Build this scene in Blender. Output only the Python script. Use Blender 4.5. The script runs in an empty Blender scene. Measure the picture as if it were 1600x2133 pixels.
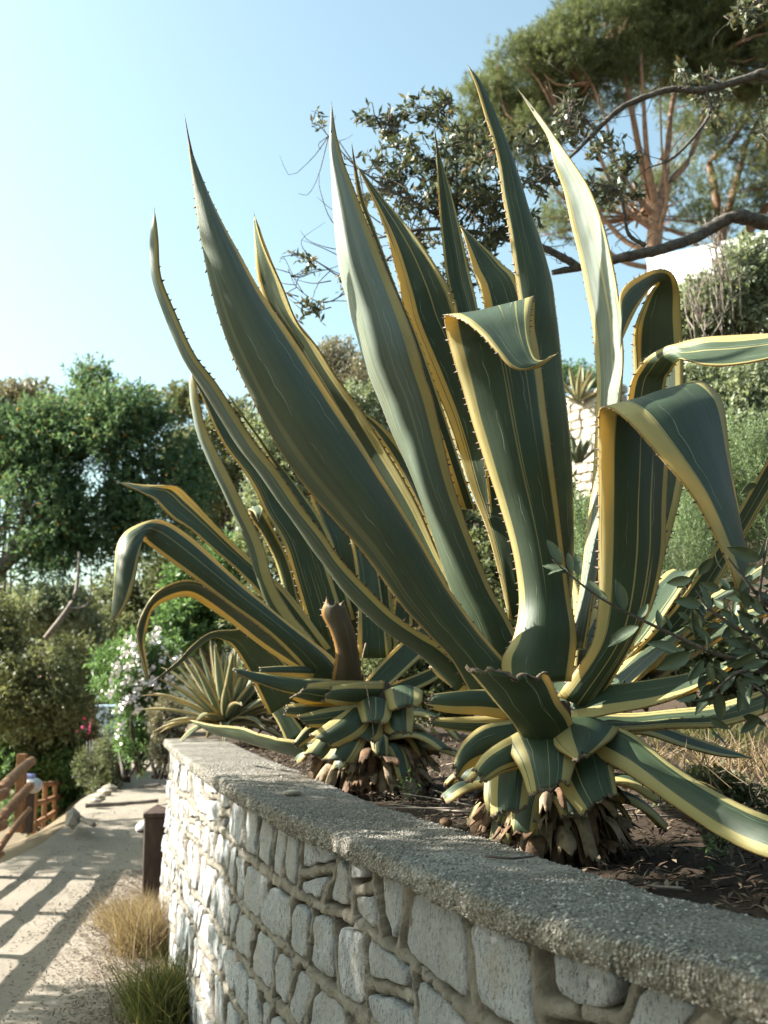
import bpy, math, random
import numpy as np
from mathutils import Vector

# ------------------------------------------------------------------ camera, light, exposure
SC = bpy.context.scene
COL = SC.collection
EYE = 1.62
FPX = 2350.0
PITCH = math.atan((1420 - 1066.5) / FPX)
cam_d = bpy.data.cameras.new('camera')
cam = bpy.data.objects.new('camera', cam_d); COL.objects.link(cam)
cam.location = (0, 0, EYE)
cam.rotation_euler = (math.pi / 2 + PITCH, 0, 0)
cam_d.sensor_fit = 'VERTICAL'; cam_d.sensor_height = 36.0
cam_d.lens = FPX / 2133.0 * 36.0
cam_d.clip_end = 3000
cam_d.dof.use_dof = True; cam_d.dof.focus_distance = 3.0; cam_d.dof.aperture_fstop = 5.6
SC.camera = cam

SUN_EL = math.radians(34); SUN_AZ = math.radians(-80)      # azimuth measured from +Y towards +X
sdir = Vector((math.sin(SUN_AZ) * math.cos(SUN_EL), math.cos(SUN_AZ) * math.cos(SUN_EL), math.sin(SUN_EL)))
W = bpy.data.worlds.new('World'); SC.world = W; W.use_nodes = True
wn = W.node_tree; bg = wn.nodes['Background']
sky = wn.nodes.new('ShaderNodeTexSky'); sky.sky_type = 'NISHITA'; sky.sun_disc = False
sky.sun_elevation = SUN_EL; sky.sun_rotation = SUN_AZ
sky.air_density = 1.0; sky.dust_density = 3.0; sky.ozone_density = 1.0
tint = wn.nodes.new('ShaderNodeMix'); tint.data_type = 'RGBA'; tint.blend_type = 'MULTIPLY'; tint.inputs[0].default_value = 1
tint.inputs[7].default_value = (.88, 1.10, .95, 1)
wn.links.new(sky.outputs[0], tint.inputs[6]); hs = wn.nodes.new('ShaderNodeHueSaturation'); hs.inputs['Saturation'].default_value = .84; hs.inputs['Value'].default_value = 1.06
wn.links.new(tint.outputs[2], hs.inputs['Color']); wn.links.new(hs.outputs[0], bg.inputs[0]); bg.inputs[1].default_value = 0.076
sl = bpy.data.lights.new('sun', 'SUN'); sl.energy = 5.0; sl.angle = math.radians(0.55); sl.color = (1.0, 0.955, 0.86)
so = bpy.data.objects.new('sun', sl); COL.objects.link(so)
so.rotation_euler = (-sdir).to_track_quat('-Z', 'Y').to_euler(); so.location = (-20, 8, 20)
SC.view_settings.view_transform = 'Standard'; SC.view_settings.look = 'None'
SC.view_settings.exposure = 2.0; SC.view_settings.gamma = 1.0; SC.view_settings.use_curve_mapping = False
SC.cycles.max_bounces = 8; SC.cycles.transparent_max_bounces = 8

rng = np.random.default_rng(7)
random.seed(7)

# ------------------------------------------------------------------ helpers
CP, SP = math.cos(PITCH), math.sin(PITCH)
def P(px, py, Y):
    x = (px - 800) / FPX; y = (1066.5 - py) / FPX
    k = Y / (CP - SP * y)
    return np.array((x * k, Y, EYE + (SP + CP * y) * k))
def Pz(px, py, z):
    x = (px - 800) / FPX; y = (1066.5 - py) / FPX
    k = (z - EYE) / (SP + CP * y)
    return np.array((x * k, (CP - SP * y) * k, z))

def tag(o, label=None, cat=None, group=None, kind=None):
    if label: o['label'] = label
    if cat: o['category'] = cat
    if group: o['group'] = group
    if kind: o['kind'] = kind
    return o
def empty(name, loc, label, cat, group=None):
    o = bpy.data.objects.new(name, None); COL.objects.link(o); o.location = loc
    o.empty_display_size = 0.1
    return tag(o, label, cat, group)
def link(name, me, mat=None, parent=None, smooth=True):
    o = bpy.data.objects.new(name, me); COL.objects.link(o)
    if mat is not None and len(me.materials) == 0:
        me.materials.append(mat)
    if parent is not None:
        o.parent = parent
        l = Vector((0, 0, 0)); p = parent
        while p is not None:
            l += p.location; p = p.parent
        o.location = -l
    return o
def mesh(name, v, f, smooth=True, uv=None, attr=None):
    v = np.asarray(v, dtype=np.float32).reshape(-1, 3)
    me = bpy.data.meshes.new(name)
    if isinstance(f, np.ndarray):
        n, k = f.shape
        me.vertices.add(len(v)); me.vertices.foreach_set('co', v.ravel())
        me.loops.add(n * k); me.loops.foreach_set('vertex_index', f.astype(np.int32).ravel())
        me.polygons.add(n); me.polygons.foreach_set('loop_start', np.arange(0, n * k, k, dtype=np.int32))
        me.update(calc_edges=True)
    else:
        me.from_pydata(v.tolist(), [], f)
    if smooth:
        me.polygons.foreach_set('use_smooth', np.ones(len(me.polygons), dtype=bool))
    if uv is not None:
        uv = np.asarray(uv, dtype=np.float32)
        li = np.zeros(len(me.loops), dtype=np.int32); me.loops.foreach_get('vertex_index', li)
        l = me.uv_layers.new(name='UVMap'); l.data.foreach_set('uv', uv[li].ravel())
    if attr is not None:
        for k, a in attr.items():
            at = me.attributes.new(k, 'FLOAT', 'POINT'); at.data.foreach_set('value', np.asarray(a, dtype=np.float32))
    me.update()
    return me
def merge(parts):
    vs, fs, o = [], [], 0
    for v, f in parts:
        v = np.asarray(v); vs.append(v); fs.extend([tuple(i + o for i in q) for q in f]); o += len(v)
    return np.concatenate(vs), fs
def catmull(pts, n):
    p = np.asarray(pts, float)
    if len(p) == 2:
        t = np.linspace(0, 1, n)[:, None]; return p[0] * (1 - t) + p[1] * t
    q = np.vstack([2 * p[0] - p[1], p, 2 * p[-1] - p[-2]])
    out = []
    for t in np.linspace(0, len(p) - 1, n):
        i = min(int(t), len(p) - 2); u = t - i
        a, b, c, d = q[i], q[i + 1], q[i + 2], q[i + 3]
        out.append(0.5 * (2 * b + (c - a) * u + (2 * a - 5 * b + 4 * c - d) * u * u + (3 * b - a - 3 * c + d) * u ** 3))
    return np.array(out)
def tube(pts, r0, r1=None, sides=7, n=None, rough=0.0, seed=0):
    pts = np.asarray(pts, float)
    n = n or max(2, (len(pts) - 1) * 5)
    c = catmull(pts, n) if len(pts) > 2 else catmull(pts, n)
    if np.ndim(r0) > 0:
        rad = np.interp(np.linspace(0, 1, n), np.linspace(0, 1, len(r0)), r0)
    else:
        rad = np.linspace(r0, r0 if r1 is None else r1, n)
    rr = np.random.default_rng(seed)
    T = np.gradient(c, axis=0); T /= np.linalg.norm(T, axis=1)[:, None] + 1e-9
    ref = np.array((0.31, 0.17, 0.93))
    v = []
    a = np.linspace(0, 2 * np.pi, sides, endpoint=False)
    for i in range(n):
        s = np.cross(T[i], ref)
        if np.linalg.norm(s) < 0.2: s = np.cross(T[i], (1, 0, 0))
        s /= np.linalg.norm(s); b = np.cross(T[i], s)
        k = rad[i] * (1 + rough * rr.standard_normal(sides))
        v.append(c[i] + np.cos(a)[:, None] * s * k[:, None] + np.sin(a)[:, None] * b * k[:, None])
    v = np.concatenate(v); f = []
    for i in range(n - 1):
        for j in range(sides):
            k = (j + 1) % sides
            f.append((i * sides + j, i * sides + k, (i + 1) * sides + k, (i + 1) * sides + j))
    f.append(tuple(range(sides - 1, -1, -1))); f.append(tuple((n - 1) * sides + j for j in range(sides)))
    return v, f
def box(c, s, rz=0.0, bev=0.0, taper=1.0):
    x, y, z = [k / 2 for k in s]
    b = min(bev, x * .9, y * .9, z * .9)
    if b <= 0:
        v = np.array([(i * x, j * y, k * z) for k in (-1, 1) for i, j in ((-1, -1), (1, -1), (1, 1), (-1, 1))], float)
        f = [(3, 2, 1, 0), (4, 5, 6, 7), (0, 1, 5, 4), (1, 2, 6, 5), (2, 3, 7, 6), (3, 0, 4, 7)]
    else:
        ring = [(-x + b, -y), (x - b, -y), (x, -y + b), (x, y - b), (x - b, y), (-x + b, y), (-x, y - b), (-x, -y + b)]
        lv = [(-z, 1 - b / max(x, y)), (-z + b, 1), (z - b, 1), (z, 1 - b / max(x, y))]
        v = np.array([(p[0] * k, p[1] * k, h) for h, k in lv for p in ring]); f = []
        for i in range(3):
            for j in range(8):
                k = (j + 1) % 8; f.append((i * 8 + j, i * 8 + k, i * 8 + 8 + k, i * 8 + 8 + j))
        f.append(tuple(range(7, -1, -1))); f.append(tuple(24 + j for j in range(8)))
    if taper != 1.0:
        k = np.where(v[:, 2] > 0, taper, 1.0); v[:, 0] *= k; v[:, 1] *= k
    ca, sa = math.cos(rz), math.sin(rz)
    return np.stack([v[:, 0] * ca - v[:, 1] * sa, v[:, 0] * sa + v[:, 1] * ca, v[:, 2]], 1) + np.asarray(c), f
def vnoise(p):
    p = np.asarray(p, float); f = np.floor(p); u = p - f; u = u * u * (3 - 2 * u); q = f.astype(np.int64); out = 0
    for dx in (0, 1):
        for dy in (0, 1):
            for dz in (0, 1):
                h = ((q[..., 0] + dx) * 374761393 + (q[..., 1] + dy) * 668265263 + (q[..., 2] + dz) * 1442695041) & 0xffffffff
                h = ((h ^ (h >> 13)) * 1274126177) & 0xffffffff; h = (h ^ (h >> 16)) & 0xffff
                w = (u[..., 0] if dx else 1 - u[..., 0]) * (u[..., 1] if dy else 1 - u[..., 1]) * (u[..., 2] if dz else 1 - u[..., 2])
                out = out + w * (h / 32767.5 - 1)
    return out
def noise3(p, scale=1.0, octs=3):
    p = np.asarray(p, float) * scale; out = 0; amp = 1; tot = 0
    for o in range(octs):
        out = out + amp * vnoise(p + o * 17.3); tot += amp; amp *= .55; p = p * 2.07
    return out / tot * 1.6
def rock(c, r, seed=0, sub=2, flat=.7):
    import bmesh
    bm = bmesh.new(); bmesh.ops.create_icosphere(bm, subdivisions=sub, radius=1)
    v = np.array([q.co[:] for q in bm.verts]); f = [tuple(q.index for q in g.verts) for g in bm.faces]; bm.free()
    k = 1 + .22 * noise3(v + seed * 3.1, 1.1, 3)
    v = v * k[:, None] * np.asarray(r); return v + np.asarray(c), f

# ------------------------------------------------------------------ materials
def mat(name):
    m = bpy.data.materials.new(name); m.use_nodes = True
    nt = m.node_tree; b = nt.nodes['Principled BSDF']
    return m, nt, b
def N(nt, t, **kw):
    n = nt.nodes.new(t)
    for k, v in kw.items():
        setattr(n, k, v)
    return n
def setin(n, **kw):
    for k, v in kw.items():
        n.inputs[k.replace('_', ' ')].default_value = v
    return n
def math_n(nt, op, a, b=None, c=None, clamp=False):
    n = nt.nodes.new('ShaderNodeMath'); n.operation = op; n.use_clamp = clamp
    for i, x in enumerate((a, b, c)):
        if x is None: continue
        if isinstance(x, (int, float)): n.inputs[i].default_value = x
        else: nt.links.new(x, n.inputs[i])
    return n.outputs[0]
def mixc(nt, fac, a, b, blend='MIX'):
    n = nt.nodes.new('ShaderNodeMix'); n.data_type = 'RGBA'; n.blend_type = blend
    for s, x in ((n.inputs[0], fac), (n.inputs[6], a), (n.inputs[7], b)):
        if isinstance(x, (int, float)): s.default_value = x
        elif isinstance(x, tuple): s.default_value = (*x, 1) if len(x) == 3 else x
        else: nt.links.new(x, s)
    return n.outputs[2]
def ramp(nt, x, stops):
    n = nt.nodes.new('ShaderNodeValToRGB'); e = n.color_ramp.elements
    while len(e) < len(stops): e.new(0.5)
    for k, (p, c) in zip(e, stops):
        k.position = p; k.color = (*c, 1) if len(c) == 3 else c
    nt.links.new(x, n.inputs[0]); return n.outputs[0]
def noise_n(nt, vec, scale, detail=4, rough=.55, dim='3D'):
    n = nt.nodes.new('ShaderNodeTexNoise'); n.noise_dimensions = dim
    n.inputs['Scale'].default_value = scale; n.inputs['Detail'].default_value = detail; n.inputs['Roughness'].default_value = rough
    if vec is not None: nt.links.new(vec, n.inputs['Vector'])
    return n.outputs['Fac']
def bump(nt, bsdf, h, strength=.5, dist=.01):
    n = nt.nodes.new('ShaderNodeBump'); n.inputs['Strength'].default_value = strength; n.inputs['Distance'].default_value = dist
    nt.links.new(h, n.inputs['Height']); nt.links.new(n.outputs[0], bsdf.inputs['Normal'])
    return n
def geo_pos(nt):
    return nt.nodes.new('ShaderNodeNewGeometry').outputs['Position']

def m_plain(name, col, rough=.7, var=.25, scale=8, bumpk=.3, dist=.01, stretch=None):
    m, nt, b = mat(name)
    pos = geo_pos(nt)
    if stretch:
        mp = nt.nodes.new('ShaderNodeMapping'); mp.inputs['Scale'].default_value = stretch
        nt.links.new(pos, mp.inputs[0]); pos = mp.outputs[0]
    f = noise_n(nt, pos, scale, 6, .65)
    d = tuple(c * (1 - var) * .8 for c in col); l = tuple(min(1, c * (1 + var)) for c in col)
    c = ramp(nt, f, [(.3, d), (.7, l)])
    nt.links.new(c, b.inputs['Base Color']); b.inputs['Roughness'].default_value = rough
    if bumpk: bump(nt, b, f, bumpk, dist)
    return m
def m_foliage(name, c0, c1, c2=None, trans=.35, rough=.5, spec=.35):
    m, nt, b = mat(name)
    a = N(nt, 'ShaderNodeAttribute', attribute_name='rnd')
    st = [(0.0, c0), (.75, c1)] + ([(1.0, c2)] if c2 else [])
    c = ramp(nt, a.outputs['Fac'], st)
    nt.links.new(c, b.inputs['Base Color']); b.inputs['Roughness'].default_value = rough
    b.inputs['Specular IOR Level'].default_value = spec
    t = nt.nodes.new('ShaderNodeBsdfTranslucent')
    tc = mixc(nt, 1.0, c, (1.0, 1.0, .55), 'MULTIPLY')
    br = nt.nodes.new('ShaderNodeBrightContrast'); br.inputs['Bright'].default_value = .02; nt.links.new(tc, br.inputs[0])
    nt.links.new(br.outputs[0], t.inputs[0])
    mx = nt.nodes.new('ShaderNodeMixShader'); mx.inputs[0].default_value = trans
    nt.links.new(b.outputs[0], mx.inputs[1]); nt.links.new(t.outputs[0], mx.inputs[2])
    nt.links.new(mx.outputs[0], nt.nodes['Material Output'].inputs[0])
    return m
def m_agave(name, green, yellow, trans_y=.34, trans_g=.10):
    m, nt, b = mat(name); L = nt.links
    uv = nt.nodes.new('ShaderNodeUVMap'); uv.uv_map = 'UVMap'
    sp = nt.nodes.new('ShaderNodeSeparateXYZ'); L.new(uv.outputs[0], sp.inputs[0])
    u, v = sp.outputs[0], sp.outputs[1]
    def oa(n):
        a = N(nt, 'ShaderNodeAttribute', attribute_name=n); a.attribute_type = 'OBJECT'; return a.outputs['Fac']
    ml, mr, sd, stq, blm, lng = oa('ml'), oa('mr'), oa('sd'), oa('stq'), oa('blm'), oa('lng')
    def vec(x, y, z):
        c = nt.nodes.new('ShaderNodeCombineXYZ')
        for i, k in enumerate((x, y, z)):
            if isinstance(k, (int, float)): c.inputs[i].default_value = k
            else: L.new(k, c.inputs[i])
        return c.outputs[0]
    sd7 = math_n(nt, 'MULTIPLY', sd, 7.3)
    wv = vec(math_n(nt, 'MULTIPLY', u, 1.2), math_n(nt, 'MULTIPLY', v, 1.6), sd7)
    wob = math_n(nt, 'MULTIPLY', math_n(nt, 'SUBTRACT', noise_n(nt, wv, 1.0, 2), .5), .09)
    u2 = math_n(nt, 'ADD', u, wob)
    def step(x, edge, w=.007):   # 1 when x < edge
        return math_n(nt, 'DIVIDE', math_n(nt, 'ADD', math_n(nt, 'SUBTRACT', edge, x), w), 2 * w, clamp=True)
    mL = step(u2, ml); mR = step(math_n(nt, 'SUBTRACT', 1.0, u2), mr)
    mask = math_n(nt, 'MAXIMUM', mL, mR)
    sv = vec(math_n(nt, 'MULTIPLY', u2, 17.0), math_n(nt, 'MULTIPLY', v, .55), math_n(nt, 'MULTIPLY', sd, 13.7))
    sn = noise_n(nt, sv, 1.0, 1.5)
    pale = math_n(nt, 'MULTIPLY', math_n(nt, 'DIVIDE', math_n(nt, 'SUBTRACT', sn, .65), .02, clamp=True), stq)
    dark = math_n(nt, 'MULTIPLY', math_n(nt, 'DIVIDE', math_n(nt, 'SUBTRACT', .36, sn), .02, clamp=True), stq)
    mask2 = math_n(nt, 'MAXIMUM', mask, math_n(nt, 'MULTIPLY', pale, .75))
    mask3 = math_n(nt, 'MULTIPLY', mask2, math_n(nt, 'SUBTRACT', 1.0, math_n(nt, 'MULTIPLY', dark, mask)))
    big = noise_n(nt, geo_pos(nt), 5.0, 5, .6)
    g = ramp(nt, big, [(.25, tuple(c * .72 for c in green)), (.75, tuple(c * 1.25 for c in green))])
    fine = noise_n(nt, vec(math_n(nt, 'MULTIPLY', u, 60.0), math_n(nt, 'MULTIPLY', v, 3.0), sd7), 1.0, 4, .7)
    g = mixc(nt, math_n(nt, 'MULTIPLY', math_n(nt, 'SUBTRACT', fine, .45, clamp=True), .9), g, tuple(min(1, c * 1.7 + .03) for c in green))
    vv = math_n(nt, 'DIVIDE', v, lng)
    stre = noise_n(nt, vec(math_n(nt, 'MULTIPLY', u, 9.0), math_n(nt, 'MULTIPLY', v, 1.3), sd7), 1.0, 5, .65)
    bf = math_n(nt, 'MULTIPLY', blm, math_n(nt, 'MULTIPLY', math_n(nt, 'MULTIPLY', math_n(nt, 'POWER', vv, 1.3), 1.05), math_n(nt, 'MULTIPLY', stre, 2.0)), clamp=True)
    g = mixc(nt, bf, g, (.26, .30, .25))
    y = ramp(nt, big, [(.2, tuple(c * .82 for c in yellow)), (.8, tuple(min(1, c * 1.12) for c in yellow))])
    c = mixc(nt, mask3, g, y)
    # faint imprints of the neighbouring leaf's toothed edge
    for e0, ks in ((.31, 17.0), (.72, 19.0)):
        sw = math_n(nt, 'ABSOLUTE', math_n(nt, 'SINE', math_n(nt, 'MULTIPLY', math_n(nt, 'ADD', v, sd), ks * 2.2)))
        ed = math_n(nt, 'ADD', e0, math_n(nt, 'MULTIPLY', sw, .022))
        ed = math_n(nt, 'ADD', ed, math_n(nt, 'MULTIPLY', wob, 1.3))
        ln = math_n(nt, 'SUBTRACT', 1.0, math_n(nt, 'DIVIDE', math_n(nt, 'ABSOLUTE', math_n(nt, 'SUBTRACT', u, ed)), .006), clamp=True)
        br = noise_n(nt, vec(u, math_n(nt, 'MULTIPLY', v, 2.5), math_n(nt, 'ADD', sd7, e0)), 3.0, 3)
        ln = math_n(nt, 'MULTIPLY', ln, math_n(nt, 'DIVIDE', math_n(nt, 'SUBTRACT', br, .47), .1, clamp=True))
        c = mixc(nt, math_n(nt, 'MULTIPLY', ln, .55), c, (.45, .55, .42))
    scar = noise_n(nt, vec(math_n(nt, 'MULTIPLY', u, 16.0), math_n(nt, 'MULTIPLY', v, 2.2), math_n(nt, 'ADD', sd7, 3.3)), 1.0, 6, .75)
    c = mixc(nt, math_n(nt, 'MULTIPLY', math_n(nt, 'DIVIDE', math_n(nt, 'SUBTRACT', scar, .675), .03, clamp=True), .5), c, (.23, .20, .15))
    sp2 = noise_n(nt, geo_pos(nt), 70.0, 3, .6)
    spots = math_n(nt, 'DIVIDE', math_n(nt, 'SUBTRACT', sp2, .70), .03, clamp=True)
    zone = math_n(nt, 'DIVIDE', math_n(nt, 'SUBTRACT', noise_n(nt, geo_pos(nt), 3.2, 3), .50), .12, clamp=True)
    c = mixc(nt, math_n(nt, 'MULTIPLY', math_n(nt, 'MULTIPLY', spots, zone), .8), c, (.10, .055, .03))
    eb = math_n(nt, 'MAXIMUM', step(u, .010, .005), step(math_n(nt, 'SUBTRACT', 1.0, u), .010, .005))
    c = mixc(nt, math_n(nt, 'MULTIPLY', eb, .55), c, (.26, .12, .035))
    L.new(c, b.inputs['Base Color'])
    b.inputs['Roughness'].default_value = .47; b.inputs['Specular IOR Level'].default_value = .34
    bump(nt, b, fine, .28, .004)
    t = nt.nodes.new('ShaderNodeBsdfTranslucent')
    L.new(mixc(nt, 1.0, c, (1.0, .80, .38), 'MULTIPLY'), t.inputs[0])
    mx = nt.nodes.new('ShaderNodeMixShader')
    L.new(math_n(nt, 'ADD', math_n(nt, 'MULTIPLY', mask3, trans_y - trans_g), trans_g), mx.inputs[0])
    L.new(b.outputs[0], mx.inputs[1]); L.new(t.outputs[0], mx.inputs[2])
    L.new(mx.outputs[0], nt.nodes['Material Output'].inputs[0])
    return m

M = {}
M['agave'] = m_agave('agave_leaf', (.030, .050, .022), (.58, .505, .215), .44, .07)
M['agave_pale'] = m_agave('agave_leaf_pale', (.13, .17, .11), (.55, .50, .28), .4, .2)
M['agave_brown'] = m_agave('agave_leaf_brown', (.060, .044, .026), (.40, .22, .07), .3, .05)
M['thorn'] = m_plain('thorn', (.07, .035, .02), .5, .3, 60, 0)
M['spine'] = m_plain('tip_spine', (.085, .06, .05), .5, .3, 40, 0)
M['cut'] = m_plain('dry_cut', (.15, .11, .075), .9, .6, 60, .8, .004)
M['dead'] = m_plain('dead_leaf', (.13, .072, .036), .85, .7, 22, .8, .01)
M['deadpale'] = m_plain('dead_leaf_pale', (.26, .19, .12), .85, .5, 25, .8, .008)
M['stem'] = m_plain('agave_stem', (.045, .028, .018), .95, .7, 30, 1.0, .02)
M['bark'] = m_plain('grey_bark', (.085, .07, .056), .9, .6, 35, 1.0, .012)
M['barkpine'] = m_plain('pine_bark', (.27, .150, .092), .85, .4, 6, .6, .03)
M['barkpale'] = m_plain('pale_bark', (.22, .18, .145), .85, .3, 12, .5, .01)
M['wood'] = m_plain('fence_wood', (.27, .125, .05), .75, .35, 10, .4, .006, (1, 1, .3))
M['darkwood'] = m_plain('bollard_wood', (.06, .036, .025), .7, .4, 26, .6, .006, (1, 1, .18))
M['metal'] = m_plain('lamp_metal', (.62, .63, .62), .45, .1, 10, 0)
M['darkmetal'] = m_plain('dark_metal', (.05, .045, .04), .5, .2, 10, 0)
M['white'] = m_plain('white_render', (.62, .62, .61), .9, .05, 3, .15, .01)
M['blue'] = m_plain('pale_blue_paint', (.42, .55, .66), .7, .08, 4, .1, .01)
M['violet'] = m_plain('violet_plastic', (.34, .36, .68), .5, .05, 4, 0)
M['rock'] = m_plain('pale_rock', (.40, .35, .28), .9, .4, 7, .8, .03)

def m_ground(name, base, paler, dark, sc=1.0):
    m, nt, b = mat(name); pos = geo_pos(nt)
    a = noise_n(nt, pos, 2.2 * sc, 8, .7); f = noise_n(nt, pos, 60 * sc, 6, .75); g = noise_n(nt, pos, 260 * sc, 3, .7)
    c = ramp(nt, a, [(.3, base), (.7, paler)])  # noise mixes the base tone with a paler one
    c = mixc(nt, math_n(nt, 'DIVIDE', math_n(nt, 'SUBTRACT', f, .52), .12, clamp=True), c, dark)
    c = mixc(nt, math_n(nt, 'DIVIDE', math_n(nt, 'SUBTRACT', g, .62), .08, clamp=True), c, tuple(min(1, k * 1.35) for k in paler))
    nt.links.new(c, b.inputs['Base Color']); b.inputs['Roughness'].default_value = .95; b.inputs['Specular IOR Level'].default_value = .15
    h = math_n(nt, 'ADD', f, math_n(nt, 'MULTIPLY', g, .5)); bump(nt, b, h, .7, .012)
    return m
M['path'] = m_ground('sandy_path', (.235, .203, .162), (.29, .255, .21), (.185, .155, .12))
M['soil'] = m_ground('garden_soil', (.038, .026, .018), (.062, .044, .030), (.02, .014, .010))
M['earth'] = m_ground('earth', (.14, .105, .07), (.20, .155, .10), (.08, .06, .035))

def m_stone():
    m, nt, b = mat('granite'); pos = geo_pos(nt)
    oi = nt.nodes.new('ShaderNodeObjectInfo')
    mp = nt.nodes.new('ShaderNodeMapping'); mp.inputs['Scale'].default_value = (1, 1, .45); nt.links.new(pos, mp.inputs[0]); mps = mp.outputs[0]
    a = noise_n(nt, pos, 14, 6, .7); f = noise_n(nt, mps, 120, 5, .85); w = noise_n(nt, pos, 300, 2, .8)
    c = ramp(nt, a, [(.28, (.255, .272, .295)), (.72, (.42, .435, .455))])
    c = mixc(nt, math_n(nt, 'DIVIDE', math_n(nt, 'SUBTRACT', f, .535), .05, clamp=True), c, (.085, .085, .095))
    c = mixc(nt, math_n(nt, 'DIVIDE', math_n(nt, 'SUBTRACT', w, .58), .06, clamp=True), c, (.42, .42, .41))
    st = noise_n(nt, pos, 5, 4, .6)
    c = mixc(nt, math_n(nt, 'MULTIPLY', math_n(nt, 'DIVIDE', math_n(nt, 'SUBTRACT', st, .55), .15, clamp=True), .5), c, (.38, .30, .21))
    c = mixc(nt, math_n(nt, 'MULTIPLY', oi.outputs['Random'], .45), c, (.25, .245, .235))
    nt.links.new(c, b.inputs['Base Color']); b.inputs['Roughness'].default_value = .85
    h = math_n(nt, 'ADD', math_n(nt, 'MULTIPLY', noise_n(nt, pos, 45, 6, .7), 1.0), math_n(nt, 'MULTIPLY', f, .25)); bump(nt, b, h, 1.0, .022)
    return m
M['stone'] = m_stone()
def m_mortar():
    m, nt, b = mat('mortar'); pos = geo_pos(nt)
    a = noise_n(nt, pos, 6, 6, .7); f = noise_n(nt, pos, 120, 5, .75)
    c = ramp(nt, a, [(.3, (.22, .195, .155)), (.5, (.30, .27, .225)), (.72, (.39, .365, .315))])
    c = mixc(nt, math_n(nt, 'DIVIDE', math_n(nt, 'SUBTRACT', f, .56), .1, clamp=True), c, (.24, .18, .12))
    at = N(nt, 'ShaderNodeAttribute', attribute_name='crack_shade')
    c = mixc(nt, at.outputs['Fac'], c, (.05, .035, .022))
    nt.links.new(c, b.inputs['Base Color']); b.inputs['Roughness'].default_value = .95
    bump(nt, b, math_n(nt, 'ADD', math_n(nt, 'ADD', f, noise_n(nt, pos, 38, 5, .7)), math_n(nt, 'MULTIPLY', a, 2.0)), 1.0, .018)
    return m
M['mortar'] = m_mortar()
def m_coping():
    m, nt, b = mat('aggregate_concrete'); pos = geo_pos(nt)
    vo = nt.nodes.new('ShaderNodeTexVoronoi'); vo.inputs['Scale'].default_value = 110; nt.links.new(pos, vo.inputs['Vector'])
    a = noise_n(nt, pos, 3.5, 6, .7); f = noise_n(nt, pos, 90, 5, .75)
    c = ramp(nt, vo.outputs['Color'], [(0, (.22, .20, .17)), (.5, (.30, .28, .245)), (1, (.40, .38, .34))])
    c = mixc(nt, math_n(nt, 'DIVIDE', vo.outputs['Distance'], .75, clamp=True), c, (.09, .075, .055))
    c = mixc(nt, math_n(nt, 'MULTIPLY', math_n(nt, 'DIVIDE', math_n(nt, 'SUBTRACT', a, .46), .12, clamp=True), .6), c, (.10, .092, .075))
    a2 = noise_n(nt, pos, 1.7, 5, .7)
    c = mixc(nt, math_n(nt, 'MULTIPLY', math_n(nt, 'DIVIDE', math_n(nt, 'SUBTRACT', a2, .55), .08, clamp=True), .5), c, (.33, .31, .27))
    wp_ = mixc(nt, .12, pos, nt.nodes.new('ShaderNodeTexNoise').outputs['Color'])
    v2 = nt.nodes.new('ShaderNodeTexVoronoi'); v2.feature = 'DISTANCE_TO_EDGE'; v2.inputs['Scale'].default_value = 1.6; nt.links.new(wp_, v2.inputs['Vector'])
    ck = math_n(nt, 'SUBTRACT', 1.0, math_n(nt, 'DIVIDE', v2.outputs['Distance'], .006), clamp=True)
    c = mixc(nt, math_n(nt, 'MULTIPLY', ck, .8), c, (.03, .026, .02))
    lic = math_n(nt, 'DIVIDE', math_n(nt, 'SUBTRACT', noise_n(nt, pos, 9, 5, .75), .58), .05, clamp=True)
    c = mixc(nt, math_n(nt, 'MULTIPLY', lic, .55), c, (.085, .085, .055))
    nt.links.new(c, b.inputs['Base Color']); b.inputs['Roughness'].default_value = .9
    h = math_n(nt, 'SUBTRACT', math_n(nt, 'MULTIPLY', f, .8), vo.outputs['Distance']); bump(nt, b, h, 1.0, .006)
    return m
M['coping'] = m_coping()
def m_rnd(name, stops, rough=.9):
    m, nt, b = mat(name); a = N(nt, 'ShaderNodeAttribute', attribute_name='rnd')
    nt.links.new(ramp(nt, a.outputs['Fac'], stops), b.inputs['Base Color']); b.inputs['Roughness'].default_value = rough
    return m
M['pebble'] = m_rnd('pebbles', [(0, (.11, .10, .085)), (.4, (.22, .20, .17)), (.8, (.31, .29, .25)), (1, (.42, .40, .36))])
M['litter'] = m_rnd('litter', [(0, (.04, .022, .014)), (.5, (.10, .062, .038)), (1, (.22, .17, .11))])
M['drygrass'] = m_foliage('dry_grass', (.15, .095, .055), (.31, .235, .15), (.40, .33, .23), .3, .7, .1)
M['greengrass'] = m_foliage('green_grass', (.05, .07, .02), (.13, .14, .05), (.30, .24, .10), .3, .7, .1)

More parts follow.
